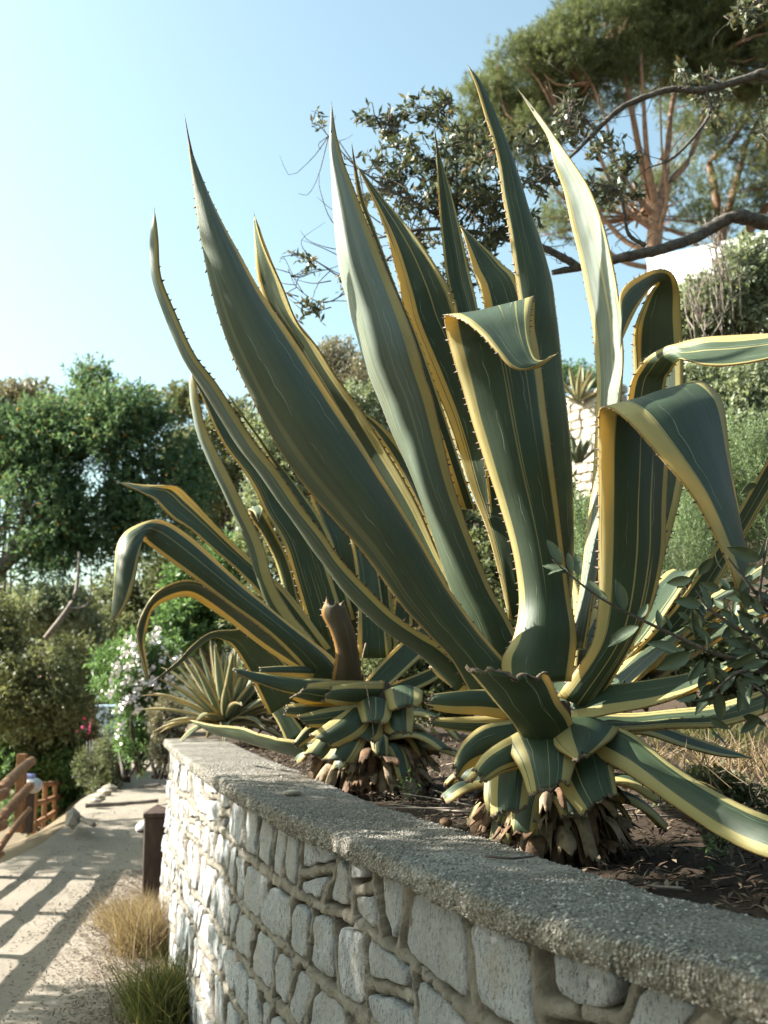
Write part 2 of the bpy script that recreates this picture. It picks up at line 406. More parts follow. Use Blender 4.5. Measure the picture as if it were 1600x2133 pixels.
# foliage kinds
M['f_evergreen'] = m_foliage('f_evergreen', (.052, .105, .056), (.135, .215, .11), (.36, .18, .04), .42, .55, .2)
M['f_olive'] = m_foliage('f_olive', (.09, .105, .045), (.21, .22, .11), (.30, .26, .14), .35)
M['f_dark'] = m_foliage('f_dark', (.055, .072, .036), (.17, .19, .095), (.24, .22, .10), .38)
M['f_grey'] = m_foliage('f_grey', (.17, .20, .125), (.33, .37, .26), (.42, .43, .33), .35)
M['f_brush'] = m_foliage('f_brush', (.17, .14, .10), (.27, .25, .18), (.33, .33, .24), .25)
M['f_bright'] = m_foliage('f_bright', (.06, .12, .04), (.16, .27, .10), (.24, .33, .14), .4)
M['f_rosemary'] = m_foliage('f_rosemary', (.10, .145, .075), (.25, .33, .18), (.36, .42, .26), .35)
M['f_pine'] = m_foliage('f_pine', (.075, .098, .040), (.19, .215, .095), (.24, .20, .10), .36)
M['f_oak'] = m_foliage('f_oak', (.050, .060, .032), (.10, .115, .058), (.22, .17, .09), .25, .4, .5)
M['f_flower'] = m_rnd('white_petals', [(0, (.75, .66, .66)), (1, (.86, .84, .82))], .7)
M['f_magenta'] = m_rnd('magenta_petals', [(0, (.7, .05, .22)), (1, (.8, .12, .35))], .7)

# ------------------------------------------------------------------ terrain
def wall_top(px, py): return Pz(px, py, 1.22)
WPX = [(480, 1632), (580, 1685), (700, 1733), (800, 1775), (1050, 1880), (1300, 1955), (1600, 2040)]
wp = [Pz(345, 1539, 1.22), Pz(385, 1574, 1.22)] + [wall_top(*q) for q in WPX]
wp += [np.array((.74, 1.05, 1.22)), np.array((1.05, .45, 1.22)), np.array((1.32, -.15, 1.22))]
wline = catmull(np.array(wp)[:, :2], 400)
seg = np.r_[0, np.cumsum(np.linalg.norm(np.diff(wline, axis=0), axis=1))]
WLEN = seg[-1]
def wpos(s):
    return np.stack([np.interp(s, seg, wline[:, 0]), np.interp(s, seg, wline[:, 1])], -1)
def wnorm(s):      # outward (towards the path)
    d = wpos(np.asarray(s) + .06) - wpos(np.asarray(s) - .06); d /= np.linalg.norm(d, axis=-1)[..., None]
    return np.stack([d[..., 1], -d[..., 0]], -1)
yw = wline[::-1, 1]; xw_ = wline[::-1, 0]
def xw(y):
    y = np.asarray(y, float)
    return np.where(y > yw[-1], xw_[-1] - .04 * (y - yw[-1]), np.interp(y, yw, xw_))
def xleft(y): return np.interp(y, [0, 8, 11, 12.4, 15, 20, 26], [-3.15, -3.28, -3.40, -3.40, -3.72, -4.55, -5.5])
def sstep(a, b, x):
    t = np.clip((x - a) / (b - a), 0, 1); return t * t * (3 - 2 * t)
def z_path(x, y):
    z = .20 * sstep(10.8, 13.2, y) + .12 * sstep(14.5, 20, y)
    left = np.clip(xleft(y) - .05 - x, 0, 200)
    z = z - np.minimum(left * (.22 + .65 * sstep(11, 14, y)), 3.5) * sstep(-.05, .3, left)
    return z
def z_hill(x, y):
    s = x * .8 + (y - 5) * .35
    h = 1.16 + .55 * np.clip(s - 3, 0, None) * sstep(2.5, 6, s)
    return np.where(h > 9, 9 + (h - 9) * .25, h)
def axis(a, b, n, p=1.0, mid=0):
    t = np.linspace(-1, 1, n); k = np.sign(t) * np.abs(t) ** p
    return np.where(k < 0, mid + (mid - a) * k, mid + (b - mid) * k)
def grid_faces(nx, ny):
    i = np.arange(nx * ny).reshape(ny, nx)
    return np.stack([i[:-1, :-1].ravel(), i[:-1, 1:].ravel(), i[1:, 1:].ravel(), i[1:, :-1].ravel()], 1)
gx = axis(-500, 500, 150, 3.0, -2); gy = axis(-60, 1200, 170, 3.0, 9)
X, Y = np.meshgrid(gx, gy)
Z = z_path(X, Y) - .03 + .03 * noise3(np.stack([X, Y, 0 * X], -1), .8)
Z = Z - np.clip(np.hypot(X, Y) - 60, 0, None) * .03
tag(link('ground', mesh('ground', np.stack([X, Y, Z], -1), grid_faces(150, 170)), M['earth']), kind='structure')
ty = np.linspace(.0, 24, 240); tx = np.linspace(0, 1, 40)
TY, TX = np.meshgrid(ty, tx, indexing='ij')
xl = xleft(TY) + .06 * np.sin(TY * 1.7); xr = np.where(TY < 8, xw(TY) + .02, np.interp(TY, [8, 12, 16, 20, 24], [-1.5, -1.9, -2.7, -3.5, -4.3]))
PX = xl * (1 - TX) + xr * TX
PZ = z_path(PX, TY) + .006 + .010 * noise3(np.stack([PX, TY, 0 * PX], -1), 2.2) + .008
tag(link('path', mesh('path', np.stack([PX, TY, PZ], -1), grid_faces(40, 240)), M['path']), kind='structure')
# garden bed and hillside behind the wall
ny = 150; gy2 = np.concatenate([np.linspace(-.3, 9, 110), np.linspace(9.3, 70, 40)])
t2 = np.concatenate([[-.02], np.linspace(.0, 4, 70), 4 + np.linspace(.2, 1, 30) ** 2 * 60])
GY, T2 = np.meshgrid(gy2, t2, indexing='ij')
GX = xw(GY) + .12 + T2
GZ = z_hill(GX, GY) + .02 * noise3(np.stack([GX, GY, 0 * GX], -1), 3.0) + .03 * sstep(.5, 2, T2)
GZ[:, 0] = np.where(gy2 > 7.9, 0.1, 1.0)
tag(link('garden_bed', mesh('garden_bed', np.stack([GX, GY, GZ], -1), grid_faces(len(t2), ny)), M['soil']), kind='structure')

# ------------------------------------------------------------------ stone wall
wall = empty('stone_wall', (float(wline[200, 0]), float(wline[200, 1]), 0), 'curved retaining wall of grey granite stones in tan mortar under a pebbly coping', 'wall')
HW = 1.17; S0, S1 = 0.0, WLEN - .3
def face(s, z, d):     # point on the wall's face, d proud of it
    s = np.asarray(s, float); p = wpos(s); n = wnorm(s); off = (-.035 + d + .05 * (1 - np.asarray(z) / HW))
    q = p + n * off[..., None] if np.ndim(off) else p + n * off
    return np.concatenate([q, np.asarray(z, float)[..., None] * np.ones(q.shape[:-1])[..., None]], -1)
def clip(poly, m, n):
    out = []
    for i in range(len(poly)):
        a, b = poly[i], poly[(i + 1) % len(poly)]; da, db = (a - m) @ n, (b - m) @ n
        if da <= 0: out.append(a)
        if (da < 0) != (db < 0): out.append(a + (b - a) * (da / (da - db)))
    return out
wr = np.random.default_rng(11)
ASP = 1.0
def wob(s, k): return .040 * vnoise(np.array([[s * 2.1, k * 9.7, .5]]))[0] + .020 * vnoise(np.array([[s * 5.3, k * 5.1, 2.5]]))[0]
cells = []
zr = [-.16, .05, .22, .43, .60, .80, .98, HW + .004]
for k in range(len(zr) - 1):
    last = k == len(zr) - 2
    def zb(x, k=k): return zr[k] + wob(x, k)
    def zt(x, k=k, last=last): return zr[k + 1] + (0 if last else wob(x, k + 1))
    x = S0 - .3 + wr.uniform(0, .2); sl = wr.uniform(-.04, .04)
    while x < S1 + .1:
        w = wr.uniform(.14, .24) if wr.random() < .5 else wr.uniform(.24, .42); sl2 = wr.uniform(-.075, .075)
        A, B = (x - sl, zb(x - sl)), (x + w - sl2, zb(x + w - sl2)); Cc, D = (x + w + sl2, zt(x + w + sl2)), (x + sl, zt(x + sl))
        q = [np.array(p) for p in (A, B, Cc, D)]; r = wr.random()
        def lp(a, b, t): return a * (1 - t) + b * t
        if r < .18 and zr[k + 1] - zr[k] > .17:
            t1, t2 = wr.uniform(.3, .7), wr.uniform(.3, .7); m1, m2 = lp(q[0], q[3], t1), lp(q[1], q[2], t2)
            cells += [[q[0], q[1], m2, m1], [m1, m2, q[2], q[3]]]
        elif r < .30 and w > .3:
            t = wr.uniform(.35, .65); m = lp(q[3], q[2], t); e = lp(q[0], q[1], wr.uniform(.0, .25))
            cells += [[q[0], e, m, q[3]], [e, q[1], q[2], m]]
        else: cells.append(q)
        x += w; sl = sl2
ms = np.arange(S0, S1, .0085); mz = np.arange(-.05, HW + .001, .0085)
MS, MZ = np.meshgrid(ms, mz, indexing='ij'); pts = np.stack([MS, MZ], -1).reshape(-1, 2)
ed = np.zeros(len(pts)); IDX = np.arange(len(pts)).reshape(MS.shape)
for ci, q in enumerate(cells):
    q = np.array(q); lo, hi = q.min(0), q.max(0)
    a0, a1 = np.searchsorted(ms, lo[0]), np.searchsorted(ms, hi[0]); b0, b1 = np.searchsorted(mz, lo[1]), np.searchsorted(mz, hi[1])
    if a1 > a0 and b1 > b0:
        ii = IDX[a0:a1, b0:b1].ravel(); p = pts[ii]; dm = np.full(len(p), 9.)
        for e in range(len(q)):
            a, b = q[e], q[(e + 1) % len(q)]; n = np.array((-(b - a)[1], (b - a)[0])); L = np.linalg.norm(n)
            if L > 1e-6: dm = np.minimum(dm, (p - a) @ (n / L))
        ed[ii] = np.maximum(ed[ii], dm)
    # the stone of this cell, set back from the seams
    if hi[0] < S0 or lo[0] > S1 - .05 or hi[1] < .0: continue
    poly = [p for p in q]
    for e in range(len(q)):
        a, b = q[e], q[(e + 1) % len(q)]; n = np.array(((b - a)[1], -(b - a)[0])); L = np.linalg.norm(n)
        if L < 1e-6: continue
        poly = clip(poly, a - n / L * wr.uniform(.015, .030), n / L) if len(poly) > 2 else poly
    if len(poly) < 3: continue
    if wr.random() < .55:          # knock a corner off
        c0 = np.mean(poly, 0); v0 = poly[wr.integers(len(poly))]; n = (v0 - c0) / (np.linalg.norm(v0 - c0) + 1e-9); poly = clip(poly, v0 - n * wr.uniform(.02, .06), n)
    if len(poly) < 3: continue
    p = np.array(poly)
    for w8 in (.88, .82):
        qq = np.roll(p, -1, 0); p = np.stack([p * w8 + qq * (1 - w8), p * (1 - w8) + qq * w8], 1).reshape(-1, 2)
    qq = np.vstack([p, p[:1]]); l = np.r_[0, np.cumsum(np.linalg.norm(np.diff(qq, axis=0), axis=1))]
    if l[-1] < .16: continue
    n = 30; u = np.linspace(0, l[-1], n + 1)[:-1]
    p = np.stack([np.interp(u, l, qq[:, 0]), np.interp(u, l, qq[:, 1])], 1); ctr = p.mean(0)
    r3 = np.stack([p[:, 0], p[:, 1], np.full(n, ci * 3.1)], 1)
    p = p + .007 * np.stack([noise3(r3, 18, 2), noise3(r3 + 7, 18, 2)], 1); p[:, 1] = np.minimum(p[:, 1], HW)
    proud = wr.uniform(-.003, .006); tilt = wr.normal(0, .035, 2); rings = []
    for kk, dd in ((1.0, -2), (1.0, -1), (.98, .8), (.90, 1.0), (.66, 1.0), (.42, 1.0), (.18, 1.0)):
        r = ctr + (p - ctr) * kk; z3 = np.stack([r[:, 0], r[:, 1], np.full(n, ci * 1.7)], 1)
        d = np.full(n, -.06) if dd == -2 else np.full(n, -.009) if dd == -1 else proud * dd + (r - ctr) @ tilt + .009 * noise3(z3, 15, 3) - (.004 if dd < 1 else 0)
        rings.append(face(r[:, 0], r[:, 1], d))
    v = np.concatenate(rings); f = []
    for a in range(6):
        for b in range(n):
            e = (b + 1) % n; f.append((a * n + b, a * n + e, a * n + n + e, a * n + n + b))
    f.append(tuple(6 * n + b for b in range(n)))
    link('stone', mesh('stone', v, f), M['stone'], wall)
p3 = np.concatenate([pts, 0 * pts[:, :1]], 1)
n3 = noise3(p3, 7, 3); n4 = noise3(p3 + 5, 38, 2); n5 = noise3(p3 + 9, 4.5, 2)
ew = ed + .004 * noise3(p3 + 2, 22, 2)
gap = sstep(-.65, .05, noise3(p3 + 21, 5.5, 2))
dep = .0005 + .006 * n5 + .004 * n3 + .006 * n4 - (.006 + .020 * gap) * sstep(.0125, .0165, ew)
crk = (np.abs(noise3(p3 * (1, 1.4, 1) + 31, 6, 2)) < .02) & (ew < .015) & (n5 > -.25)
dep = dep - .010 * crk
MP = face(MS.ravel(), MZ.ravel(), dep)
crack_shade = np.maximum(sstep(.013, .017, ew) * (.25 + .7 * gap), crk * .85)  # dark colour for cracks, plus painted shade in the gaps beside the stones
nz = len(mz); ii = np.arange(len(pts)).reshape(len(ms), nz)
mf = np.stack([ii[:-1, :-1].ravel(), ii[:-1, 1:].ravel(), ii[1:, 1:].ravel(), ii[1:, :-1].ravel()], 1)
link('mortar', mesh('mortar', MP, mf, attr={'crack_shade': crack_shade}), M['mortar'], wall)
# far end return of the wall
ps = wpos(np.array([0.02]))[0]; nn = wnorm(np.array([0.02]))[0]; tdir = np.array((nn[1], -nn[0]))
ev = []
for a in np.linspace(0, 1, 12):
    q = ps - nn * (.02 + a * .5) + np.array((-tdir[0], -tdir[1])) * 0
    for z in np.linspace(-.05, HW, 16): ev.append((q[0], q[1] + .012 * math.sin(a * 20 + z * 13), z))
link('end_face', mesh('end_face', np.array(ev), grid_faces(16, 12)), M['mortar'], wall)
# coping
cs = np.arange(0, WLEN - .02, .009)
prof = [(.33, 1.14), (.33, 1.205), (.31, 1.219), (.26, 1.221), (.21, 1.222), (.16, 1.222), (.11, 1.222), (.07, 1.222), (.035, 1.222), (.006, 1.221), (-.006, 1.217), (-.011, 1.208), (-.012, 1.195), (-.012, 1.180), (-.008, 1.169), (.002, 1.162), (.03, 1.16), (.09, 1.16)]
wid = 1 + .25 * sstep(0, 5, WLEN - cs - 2.2) * 1.0
cp = wpos(cs); cn = wnorm(cs); CV = []
prof = catmull([(a, b, 0) for a, b in prof], 40)[:, :2]
for t, z in prof:
    tt = t * np.where(t > .1, wid, 1)
    q = np.concatenate([cp - cn * np.asarray(tt)[:, None], np.full((len(cs), 1), z)], 1)
    nz_ = noise3(q, 30, 2); nb = noise3(q, 4.5, 3); nd = noise3(q + 3, 11, 2)
    amp = .004 if z > 1.19 else .009
    q[:, 2] += amp * nz_ * .6 + .003 * nb + .003 * nd + (.010 * nb if z < 1.17 else 0)
    q[:, :2] += cn * ((amp * nz_ + .009 * nb + .006 * nd)[:, None] if t < .04 else 0)
    CV.append(q)
CV = np.stack(CV, 1)
coping_f = grid_faces(len(prof), len(cs))
link('coping', mesh('coping', CV.reshape(-1, 3), coping_f), M['coping'], wall)

def octa(c, r, R=rng):
    n = len(c); base = np.array([(1, 0, 0), (-1, 0, 0), (0, 1, 0), (0, -1, 0), (0, 0, 1), (0, 0, -1)], float)
    a = R.uniform(0, 6.28, n); b = R.uniform(-.5, .5, n)
    sc = np.stack([r * R.uniform(.7, 1.5, n), r * R.uniform(.6, 1.1, n), r * R.uniform(.5, .9, n)], 1)
    v = base[None] * sc[:, None]; ca, sa = np.cos(a)[:, None], np.sin(a)[:, None]
    x = v[..., 0] * ca - v[..., 1] * sa; y = v[..., 0] * sa + v[..., 1] * ca; z = v[..., 2] + x * np.sin(b)[:, None]
    v = np.stack([x, y, z], -1) + c[:, None]
    f = np.array([(0, 2, 4), (2, 1, 4), (1, 3, 4), (3, 0, 4), (2, 0, 5), (1, 2, 5), (3, 1, 5), (0, 3, 5)])
    F = (f[None] + (np.arange(n) * 6)[:, None, None]).reshape(-1, 3)
    return v.reshape(-1, 3), F, np.repeat(R.uniform(0, 1, n), 6)
npb = 44000
si = np.clip(WLEN - rng.power(1.6, npb) * 0 - rng.uniform(.2, 1, npb) ** 1.5 * 6.2, .05, WLEN - .1)
pi_ = rng.uniform(3, 34, npb)
i0 = np.clip((si / .009).astype(int), 0, len(cs) - 2); j0 = pi_.astype(int); fr = (pi_ - j0)[:, None]
pc = CV[i0, j0] * (1 - fr) + CV[i0, np.minimum(j0 + 1, len(prof) - 1)] * fr
kp = noise3(pc, 4.0, 3) + rng.normal(0, .5, npb) > -.1; pc = pc[kp]; npb = len(pc)
v, f, a = octa(pc, rng.uniform(0, 1, npb) ** 2.2 * .0048 + .0014)
tag(link('pebbles', mesh('pebbles', v, f, True, attr={'rnd': a}), M['pebble'], wall), kind='stuff')

# ------------------------------------------------------------------ leaf strips (agaves)
def strip(Lp, Rp, bulge=.1, tmax=.016, nv=None, nu=13, fold=0.0, rag=0.0, tmin=.003, seed=0, pin=1.0):
    """closed leaf between two edge curves; bulge > 0 is convex towards cross(R-L, T)"""
    rr = np.random.default_rng(seed)
    nv = nv or max(16, (len(Lp) - 1) * 5)
    Lc = catmull(Lp, nv); Rc = catmull(Rp, nv)
    C = (Lc + Rc) / 2; T = np.gradient(C, axis=0); T /= np.linalg.norm(T, axis=1)[:, None] + 1e-9
    Wd = Rc - Lc; w = np.linalg.norm(Wd, axis=1)
    Nn = np.cross(Wd, T); Nn /= np.linalg.norm(Nn, axis=1)[:, None] + 1e-9
    for i in range(1, nv):
        if Nn[i] @ Nn[i - 1] < -.5: Nn[i] = -Nn[i] if w[i] < .01 else Nn[i]
    for _ in range(2):
        Nn[1:-1] = (Nn[:-2] + 2 * Nn[1:-1] + Nn[2:]) / 4
    Nn /= np.linalg.norm(Nn, axis=1)[:, None] + 1e-9
    u = np.linspace(0, 1, nu); par = 4 * u * (1 - u); vee = 1 - np.abs(2 * u - 1)
    sh = par * (1 - fold) + vee * fold
    bl = np.interp(np.linspace(0, 1, nv), np.linspace(0, 1, len(bulge)), bulge) if np.ndim(bulge) else np.full(nv, bulge)
    mid = Lc[:, None] + Wd[:, None] * u[None, :, None] + Nn[:, None] * (w * bl)[:, None, None] * sh[None, :, None]
    vq = np.linspace(0, 1, nv)[:, None] * np.linalg.norm(C[-1] - C[0]) ; dq = noise3(np.stack([np.broadcast_to(u[None] * 2.2, (nv, nu)), np.broadcast_to(vq * 7, (nv, nu)), np.full((nv, nu), seed * 3.7)], -1), 1.0, 2)
    mid += Nn[:, None] * (np.minimum(w, .15)[:, None] * .035 * dq)[..., None]
    wav = .012 * np.sin(np.linspace(0, 9, nv) + rr.uniform(0, 6))[:, None] * (2 * u - 1)[None] ** 3
    mid += Nn[:, None] * (w[:, None] * wav)[..., None]
    if rag > 0:
        mid[-1] += T[-1] * (rr.uniform(-1, .6, nu) * rag)[:, None]; mid[-2] += T[-2] * (rr.uniform(-.6, .2, nu) * rag * .4)[:, None]
    tl = np.linspace(0, 1, nv); tk = tmin + (tmax * (1 - .65 * tl))[:, None] * (1 - np.abs(2 * u - 1) ** 2.2)[None]
    tk = np.minimum(tk, .35 * w[:, None] + .0008)
    A = mid + Nn[:, None] * tk[..., None] * .5; B = mid - Nn[:, None] * tk[..., None] * .5
    dl = np.r_[0, np.cumsum(np.linalg.norm(np.diff(C, axis=0), axis=1))]
    uv = np.stack([np.broadcast_to(u[None], (nv, nu)), np.broadcast_to(dl[:, None], (nv, nu))], -1).reshape(-1, 2)
    n = nv * nu; f = grid_faces(nu, nv); F = [f, f[:, ::-1] + n]
    i = np.arange(nv - 1) * nu
    F.append(np.stack([i, i + nu, i + nu + n, i + n], 1)); e = i + nu - 1
    F.append(np.stack([e + nu, e, e + n, e + nu + n], 1))
    j = np.arange(nu - 1); F.append(np.stack([j + 1, j, j + n, j + 1 + n], 1)); k = (nv - 1) * nu + j
    F.append(np.stack([k, k + 1, k + 1 + n, k + n], 1))
    return np.concatenate([A.reshape(-1, 3), B.reshape(-1, 3)]), np.concatenate(F), np.concatenate([uv, uv]), mid, T, Nn, dl
def teeth(mid, T, Nn, dl, rr, size=.0075, gap=.026, t1=.93):
    V, F = [], []
    for side in (0, -1):
        e = mid[:, side]; inn = mid[:, 1 if side == 0 else -2]
        el = np.r_[0, np.cumsum(np.linalg.norm(np.diff(e, axis=0), axis=1))]
        s = rr.uniform(.01, .04)
        while s < el[-1] * t1:
            p = np.array([np.interp(s, el, e[:, k]) for k in range(3)]); i = min(np.searchsorted(el, s), len(el) - 1)
            o = e[i] - inn[i]; o /= np.linalg.norm(o) + 1e-9; t = T[i] * rr.uniform(-.2, .6); n = Nn[i]
            z = size * rr.uniform(.55, 1.25); b = z * .42
            tip = p + (o + t * .6) * z
            k = len(V); V += [p - T[i] * b - o * .002, p + n * b * .6 - o * .002, p + T[i] * b - o * .002, p - n * b * .6 - o * .002, tip]
            F += [(k, k + 1, k + 4), (k + 1, k + 2, k + 4), (k + 2, k + 3, k + 4), (k + 3, k, k + 4)]
            s += gap * rr.uniform(.6, 1.5)
    return (np.array(V), np.array(F)) if V else (None, None)
LID = [0]
def leaf3(parent, Lp, Rp, bulge=.1, ml=.16, mr=.16, stq=.6, tmax=.020, spine=True, tooth=.0098, gap=.027, fold=0., rag=0., name='leaf', material='agave', label=None, nu=13, nv=None, tmin=.0048, blm=.10):
    LID[0] += 1; sd = LID[0] * .618 % 1
    v, f, uv, mid, T, Nn, dl = strip(np.array(Lp), np.array(Rp), bulge, tmax, nv, nu, fold, rag, tmin, LID[0])
    o = link(name, mesh(name, v, f, True, uv), M[material], parent)
    o['ml'] = float(ml) * .74; o['mr'] = float(mr) * .76; o['sd'] = float(sd); o['stq'] = float(stq); o['blm'] = float(blm); o['lng'] = float(dl[-1])
    if label: o['label'] = label
    rr = np.random.default_rng(LID[0] + 100)
    if tooth:
        tv, tf = teeth(mid, T, Nn, dl, rr, tooth, gap, .9 if spine else 1.0)
        if tv is not None:
            tag(link('marginal_teeth', mesh('marginal_teeth', tv, tf, False), M['thorn'], o), kind='stuff')
    if spine:
        k = np.searchsorted(dl, dl[-1] - max(.03, min(.10, dl[-1] * .07))); k = min(k, len(dl) - 3)
        c = mid[:, nu // 2]; w0 = min(.006, np.linalg.norm(mid[k, -1] - mid[k, 0]) / 2)
        ext = c[-1] + (c[-1] - c[-2]) / (np.linalg.norm(c[-1] - c[-2]) + 1e-9) * .012
        tv, tf = tube([c[k], c[(k + len(c) - 1) // 2], ext], [w0 * .7 + .0008, w0 * .4 + .0008, .0003], None, 6, 8)
        link('tip_spine', mesh('tip_spine', tv, tf), M['spine'], o)
    if rag > 0 and name != 'dead_leaf_base':
        # dry brown rim along the cut
        e = mid[-1]; q = mid[-2]; tv, tf = tube(e * .93 + q * .07, .0045, None, 5, nu * 2, .5, LID[0])
        link('dry_rim', mesh('dry_rim', tv, tf), M['cut'], o)
    return o
def leafp(parent, rows, D, dr=0.0, **kw):
    """rows: (lx, ly, rx, ry) in photograph pixels base to tip, last may be (x, y); D: distances"""
    n = len(rows); Dn = np.interp(np.linspace(0, 1, n), np.linspace(0, 1, len(D)), D)
    drn = np.interp(np.linspace(0, 1, n), np.linspace(0, 1, len(dr)), dr) if np.ndim(dr) else np.full(n, dr)
    Lp, Rp = [], []
    for r, d, e in zip(rows, Dn, drn):
        if len(r) == 2:
            a = P(r[0] - .6, r[1], d); b = P(r[0] + .6, r[1], d)
            if len(Lp) and (Rp[-1] - Lp[-1])[0] < 0: a, b = b, a
        else:
            a = P(r[0], r[1], d - e / 2); b = P(r[2], r[3], d + e / 2)
        Lp.append(a); Rp.append(b)
    return leaf3(parent, Lp, Rp, **kw)
def stub(parent, base, phi, out, drop, w, rise=.0, name='leaf_stub', curl=.15, **kw):
    d = np.array((math.cos(phi), math.sin(phi), 0)); t = np.array((-math.sin(phi), math.cos(phi), 0))
    Lp, Rp = [], []
    for k in np.linspace(0, 1, 5):
        c = np.asarray(base) + d * out * (k ** .8) + np.array((0, 0, rise * math.sin(min(1, k * 1.4) * math.pi * .5) - drop * k * k))
        ww = w * (1 - .25 * k) / 2
        Lp.append(c - t * ww * 1.0); Rp.append(c + t * ww)
    return leaf3(parent, Lp, Rp, bulge=-curl, spine=False, tooth=0 if name == 'dead_leaf_base' else .004, gap=.02, name=name, nv=10, nu=7, **kw)

# ---- the big agave in front
A1 = empty('agave_plant', tuple(P(1150, 1745, 3.05)), 'largest striped agave, nearest, with tall upright and folded leaves above a trimmed base', 'agave', 'variegated agaves on the wall')
c1 = P(1145, 1600, 3.08)
L1 = leafp(A1, [(985, 1450, 1085, 1410), (940, 1375, 1035, 1357), (889, 1319, 980, 1290), (841, 1268, 930, 1217), (799, 1212, 880, 1130), (754, 1150, 836, 1056), (703, 1091, 783, 975), (636, 1015, 722, 878), (583, 939, 669, 796), (530, 841, 610, 705), (481, 734, 545, 612), (445, 623, 495, 522), (417, 490, 452, 442), (401, 370, 420, 368), (394, 310, 398, 308), (386, 247)],
      [2.96, 2.9, 2.85, 2.8], dr=[.02, .04, .02, 0], bulge=[.12, .22, .28, .2], ml=.015, mr=.15, stq=.15, tmax=.03, blm=.38)
leafp(A1, [(950, 1440, 985, 1400), (897, 1386, 920, 1345), (858, 1352, 875, 1318), (793, 1307, 815, 1275), (720, 1237, 760, 1220), (675, 1175, 715, 1172), (640, 1128, 675, 1117), (575, 1032, 625, 1050), (525, 962, 575, 975), (482, 905, 530, 920), (414, 792, 455, 805), (378, 730, 405, 738), (343, 650, 362, 645), (322, 579, 334, 574), (318, 503, 328, 500), (322, 440)],
      [3.0, 2.95, 2.9, 2.85, 2.85], dr=-.03, bulge=.22, ml=.015, mr=.20, stq=.3, tmax=.024, blm=.8)
leafp(A1, [(1000, 1380, 1035, 1345), (890, 1180, 935, 1195), (800, 1040, 868, 1046), (720, 925, 808, 945), (680, 850, 761, 868), (630, 760, 708, 792), (575, 670, 665, 728), (545, 610, 622, 672), (533, 555, 585, 590), (531, 500, 552, 521), (530, 448)],
      [3.2, 3.25, 3.2, 3.1], dr=-.04, bulge=-.10, ml=.15, mr=.40, stq=.6)
leafp(A1, [(1000, 1340, 1025, 1310), (900, 1120, 935, 1110), (830, 980, 860, 965), (780, 900, 805, 895), (742, 850)], [3.35, 3.45, 3.45], bulge=-.1, ml=.3, mr=.45, stq=.5)
leafp(A1, [(1000, 1410, 1090, 1350), (960, 1290, 1060, 1290), (937, 1225, 1025, 1230), (900, 1112, 985, 1132), (852, 983, 945, 1008), (819, 910, 921, 910), (791, 837, 901, 829), (762, 764, 884, 776), (740, 690, 868, 719), (722, 625, 838, 640), (707, 562, 810, 575), (698, 490, 779, 500), (692, 400, 742, 405), (690, 325, 717, 340), (689, 275, 700, 280), (691, 218)],
      [3.08, 3.12, 3.1, 3.05], dr=[0, -.06, -.07, -.04, 0], bulge=[.14, .32, .38, .36, .28], ml=.015, mr=.15, stq=.25, tmax=.028, fold=.3, blm=1.0)
leafp(A1, [(960, 1060, 990, 1060), (850, 720, 885, 740), (800, 560, 828, 605), (765, 470, 790, 500), (745, 410, 760, 420), (737, 350, 744, 355), (733, 300)], [3.35, 3.35, 3.3], bulge=-.12, ml=.5, mr=.2, stq=.4)
leafp(A1, [(1060, 1290, 1090, 1290), (1035, 1180, 1080, 1180), (1010, 1093, 1065, 1090), (978, 1016, 1055, 1000), (954, 943, 1040, 900), (933, 882, 1025, 830), (895, 792, 995, 730), (850, 675, 957, 655), (835, 612, 937, 602), (817, 532, 900, 540), (800, 475, 862, 487), (780, 425, 825, 443), (765, 392, 795, 408), (744, 345)],
      [3.3, 3.4, 3.4, 3.45], dr=[0, -.04, -.03, 0], bulge=-.14, ml=.33, mr=.15, stq=.9, tmax=.022)
leafp(A1, [(1030, 1150, 1090, 1150), (1000, 900, 1055, 900), (960, 720, 1010, 720), (947, 637, 993, 630), (932, 587, 980, 575), (922, 512, 966, 510), (915, 437, 951, 445), (911, 362, 931, 370), (908, 310, 915, 315), (905, 266)],
      [3.35, 3.4, 3.4], bulge=-.35, fold=.7, ml=.13, mr=.12, stq=.7, tmax=.02)
leafp(A1, [(1060, 1000, 1160, 960), (1035, 800, 1125, 760), (1005, 620, 1085, 600), (985, 560, 1045, 548), (967, 495, 992, 500), (957, 468)], [3.5, 3.55, 3.6], bulge=-.12, ml=.30, mr=.18, stq=.8)
leafp(A1, [(1100, 1320, 1180, 1340), (1110, 1150, 1196, 1180), (1105, 1000, 1193, 1025), (1100, 850, 1180, 850), (1090, 700, 1166, 710), (1080, 610, 1152, 600), (1065, 515, 1130, 515), (1050, 425, 1098, 425), (1035, 325, 1068, 325), (1010, 235, 1030, 240), (992, 175, 1002, 180), (976, 138)],
      [3.2, 3.25, 3.25, 3.2], dr=[.05, .05, .02], bulge=.17, ml=.09, mr=.08, stq=.25, tmax=.024)
